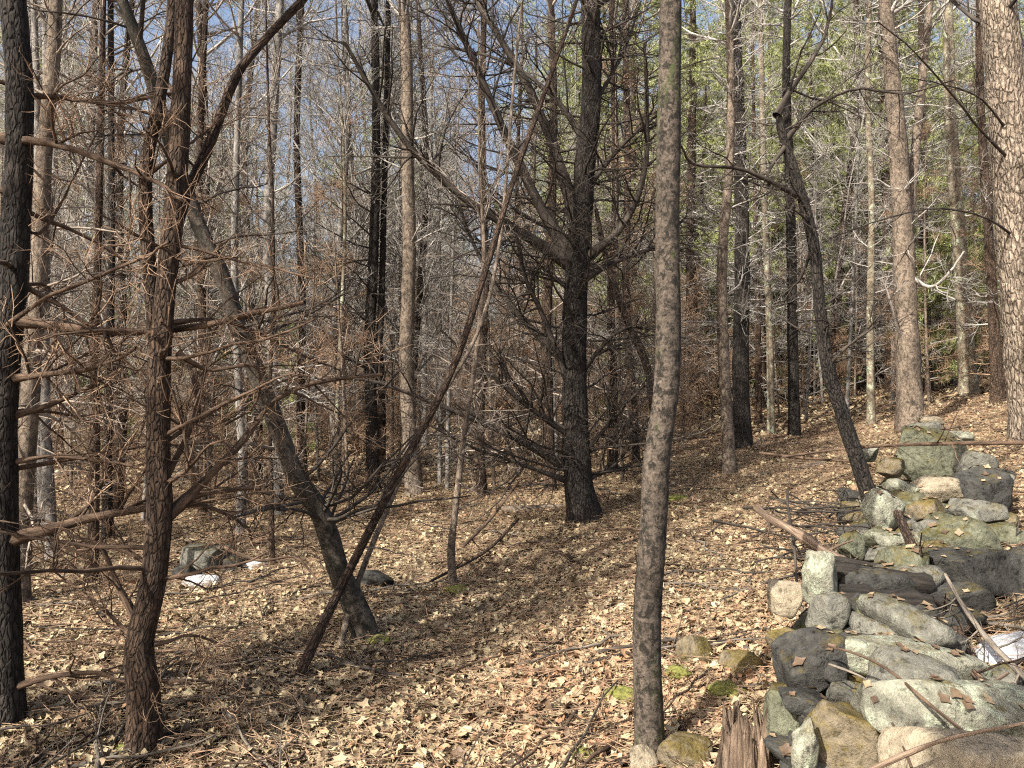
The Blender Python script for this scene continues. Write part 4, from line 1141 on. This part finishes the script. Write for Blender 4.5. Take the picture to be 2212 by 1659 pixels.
scatter(mb, x, y, R8.uniform(.03, .065, len(x)), MID_T, tints(len(x)), .02, .55)
x, y = rnd_area(70000, 13, 34, 1.2)
scatter(mb, x, y, R8.uniform(.06, .12, len(x)), [FAR_T], tints(len(x)), .02, .4)
link('leaf_litter', mb.mesh('leaf_litter', tint=True), M['leaf'], label='thick carpet of dry brown and tan leaves', kind='stuff')
# fine needles and twig bits between the leaves
mb = MB()
x, y = rnd_area(34000, 2.4, 13, 1.2)
n = len(x); a = R8.uniform(0, 6.28, n); L = R8.uniform(.06, .3, n)
P = np.stack([np.stack([x + np.cos(a) * L * t, y + np.sin(a) * L * t, np.zeros(n)], 1) for t in (-.5, 0, .5)], 1)
P[..., 2] = G(P[..., 0], P[..., 1]) + .022 + np.abs(R8.normal(size=(n, 1))) * .02
P += R8.normal(size=P.shape) * .006
mb.tubes(P, np.broadcast_to(R8.uniform(.0012, .0032, n)[:, None], (n, 3)) * np.array((1, .9, .6)), 3)
link('twig_litter', mb.mesh('twig_litter'), M['twig_brown'], label='fine broken twigs scattered through the leaf carpet', kind='stuff')
# straw coloured dropped needles
mb = MB()
x, y = rnd_area(90000, 2.3, 11, 1.2)
n = len(x); a = R8.uniform(0, 6.28, n); L = R8.uniform(.05, .1, n) * (1 + y * .04); wd = .0011 * (1 + y * .12)
dx, dy = np.cos(a) * L / 2, np.sin(a) * L / 2
z0 = .012 + np.abs(R8.normal(size=n)) * .016
V = np.stack([np.stack([x - dx - np.sin(a) * wd, y - dy + np.cos(a) * wd, G(x - dx, y - dy) + z0], 1), np.stack([x - dx + np.sin(a) * wd, y - dy - np.cos(a) * wd, G(x - dx, y - dy) + z0 + .002], 1),
              np.stack([x + dx, y + dy, G(x + dx, y + dy) + z0 + R8.normal(size=n) * .008], 1)], 1)
mb.add(V.reshape(-1, 3), t=np.arange(n * 3).reshape(-1, 3), tint=np.repeat(R8.uniform(.4, .8, n), 3))
link('needle_litter', mb.mesh('needle_litter', tint=True, smooth=False), M['leaf'], label='straw coloured fallen pine needles over the leaf carpet', kind='stuff')
# the largest leaves, one by one
LM = []
for i, (V, q) in enumerate(TEMPL):
    for j in range(3):
        mb = MB(); mb.add(V, q=q, tint=[.45, .72, .92][j])
        me = mb.mesh('fallen_leaf', tint=True); me.materials.append(M['leaf']); LM.append(me)
x, y = rnd_area(300, 2.6, 4.6, 1.0)
for i in range(300):
    o = link('fallen_leaf', LM[int(R8.integers(len(LM)))], None, None, (x[i], y[i], g1(x[i], y[i]) + R8.uniform(.02, .035)), slope_rot(x[i], y[i], R8.uniform(0, 6.28), R8.normal() * .25),
             'large dry lobed leaf lying on top of the leaf carpet', 'leaf', 'large leaves on the leaf carpet')
    s = R8.uniform(.065, .11); o.scale = (s, s, s)

# leaves and needles caught on the wall stones
bpy.context.view_layer.update()
dg = bpy.context.evaluated_depsgraph_get()
mb = MB(); got = 0
for i in range(1500):
    t = R8.random()
    x = 1.15 * (1 - t) + 3.8 * t + R8.uniform(-.45, .75); y = 2.4 * (1 - t) + 7.2 * t + R8.uniform(-.2, .2)
    ok, p, n, _, ob, _ = SC.ray_cast(dg, Vector((x, y, 2.4)), Vector((0, 0, -1)))
    if not ok or not ob.name.startswith('stone') or n.z < .75 or R8.random() < .45: continue
    V, q = MID_T[i % 4]
    A = n.cross(Vector(R8.normal(size=3))).normalized(); Bv = n.cross(A)
    Q = np.array(p) + np.array(n) * .004 + (V[:, :1] * np.array(A) + V[:, 1:2] * np.array(Bv) + np.abs(V[:, 2:]) * np.array(n)) * R8.uniform(.025, .06)
    mb.add(Q, q=q, tint=R8.uniform(.08, .5)); got += 1
if got:
    link('leaf_scraps', mb.mesh('leaf_scraps', tint=True), M['leaf'], label='dry leaf scraps caught among the wall stones', kind='stuff')
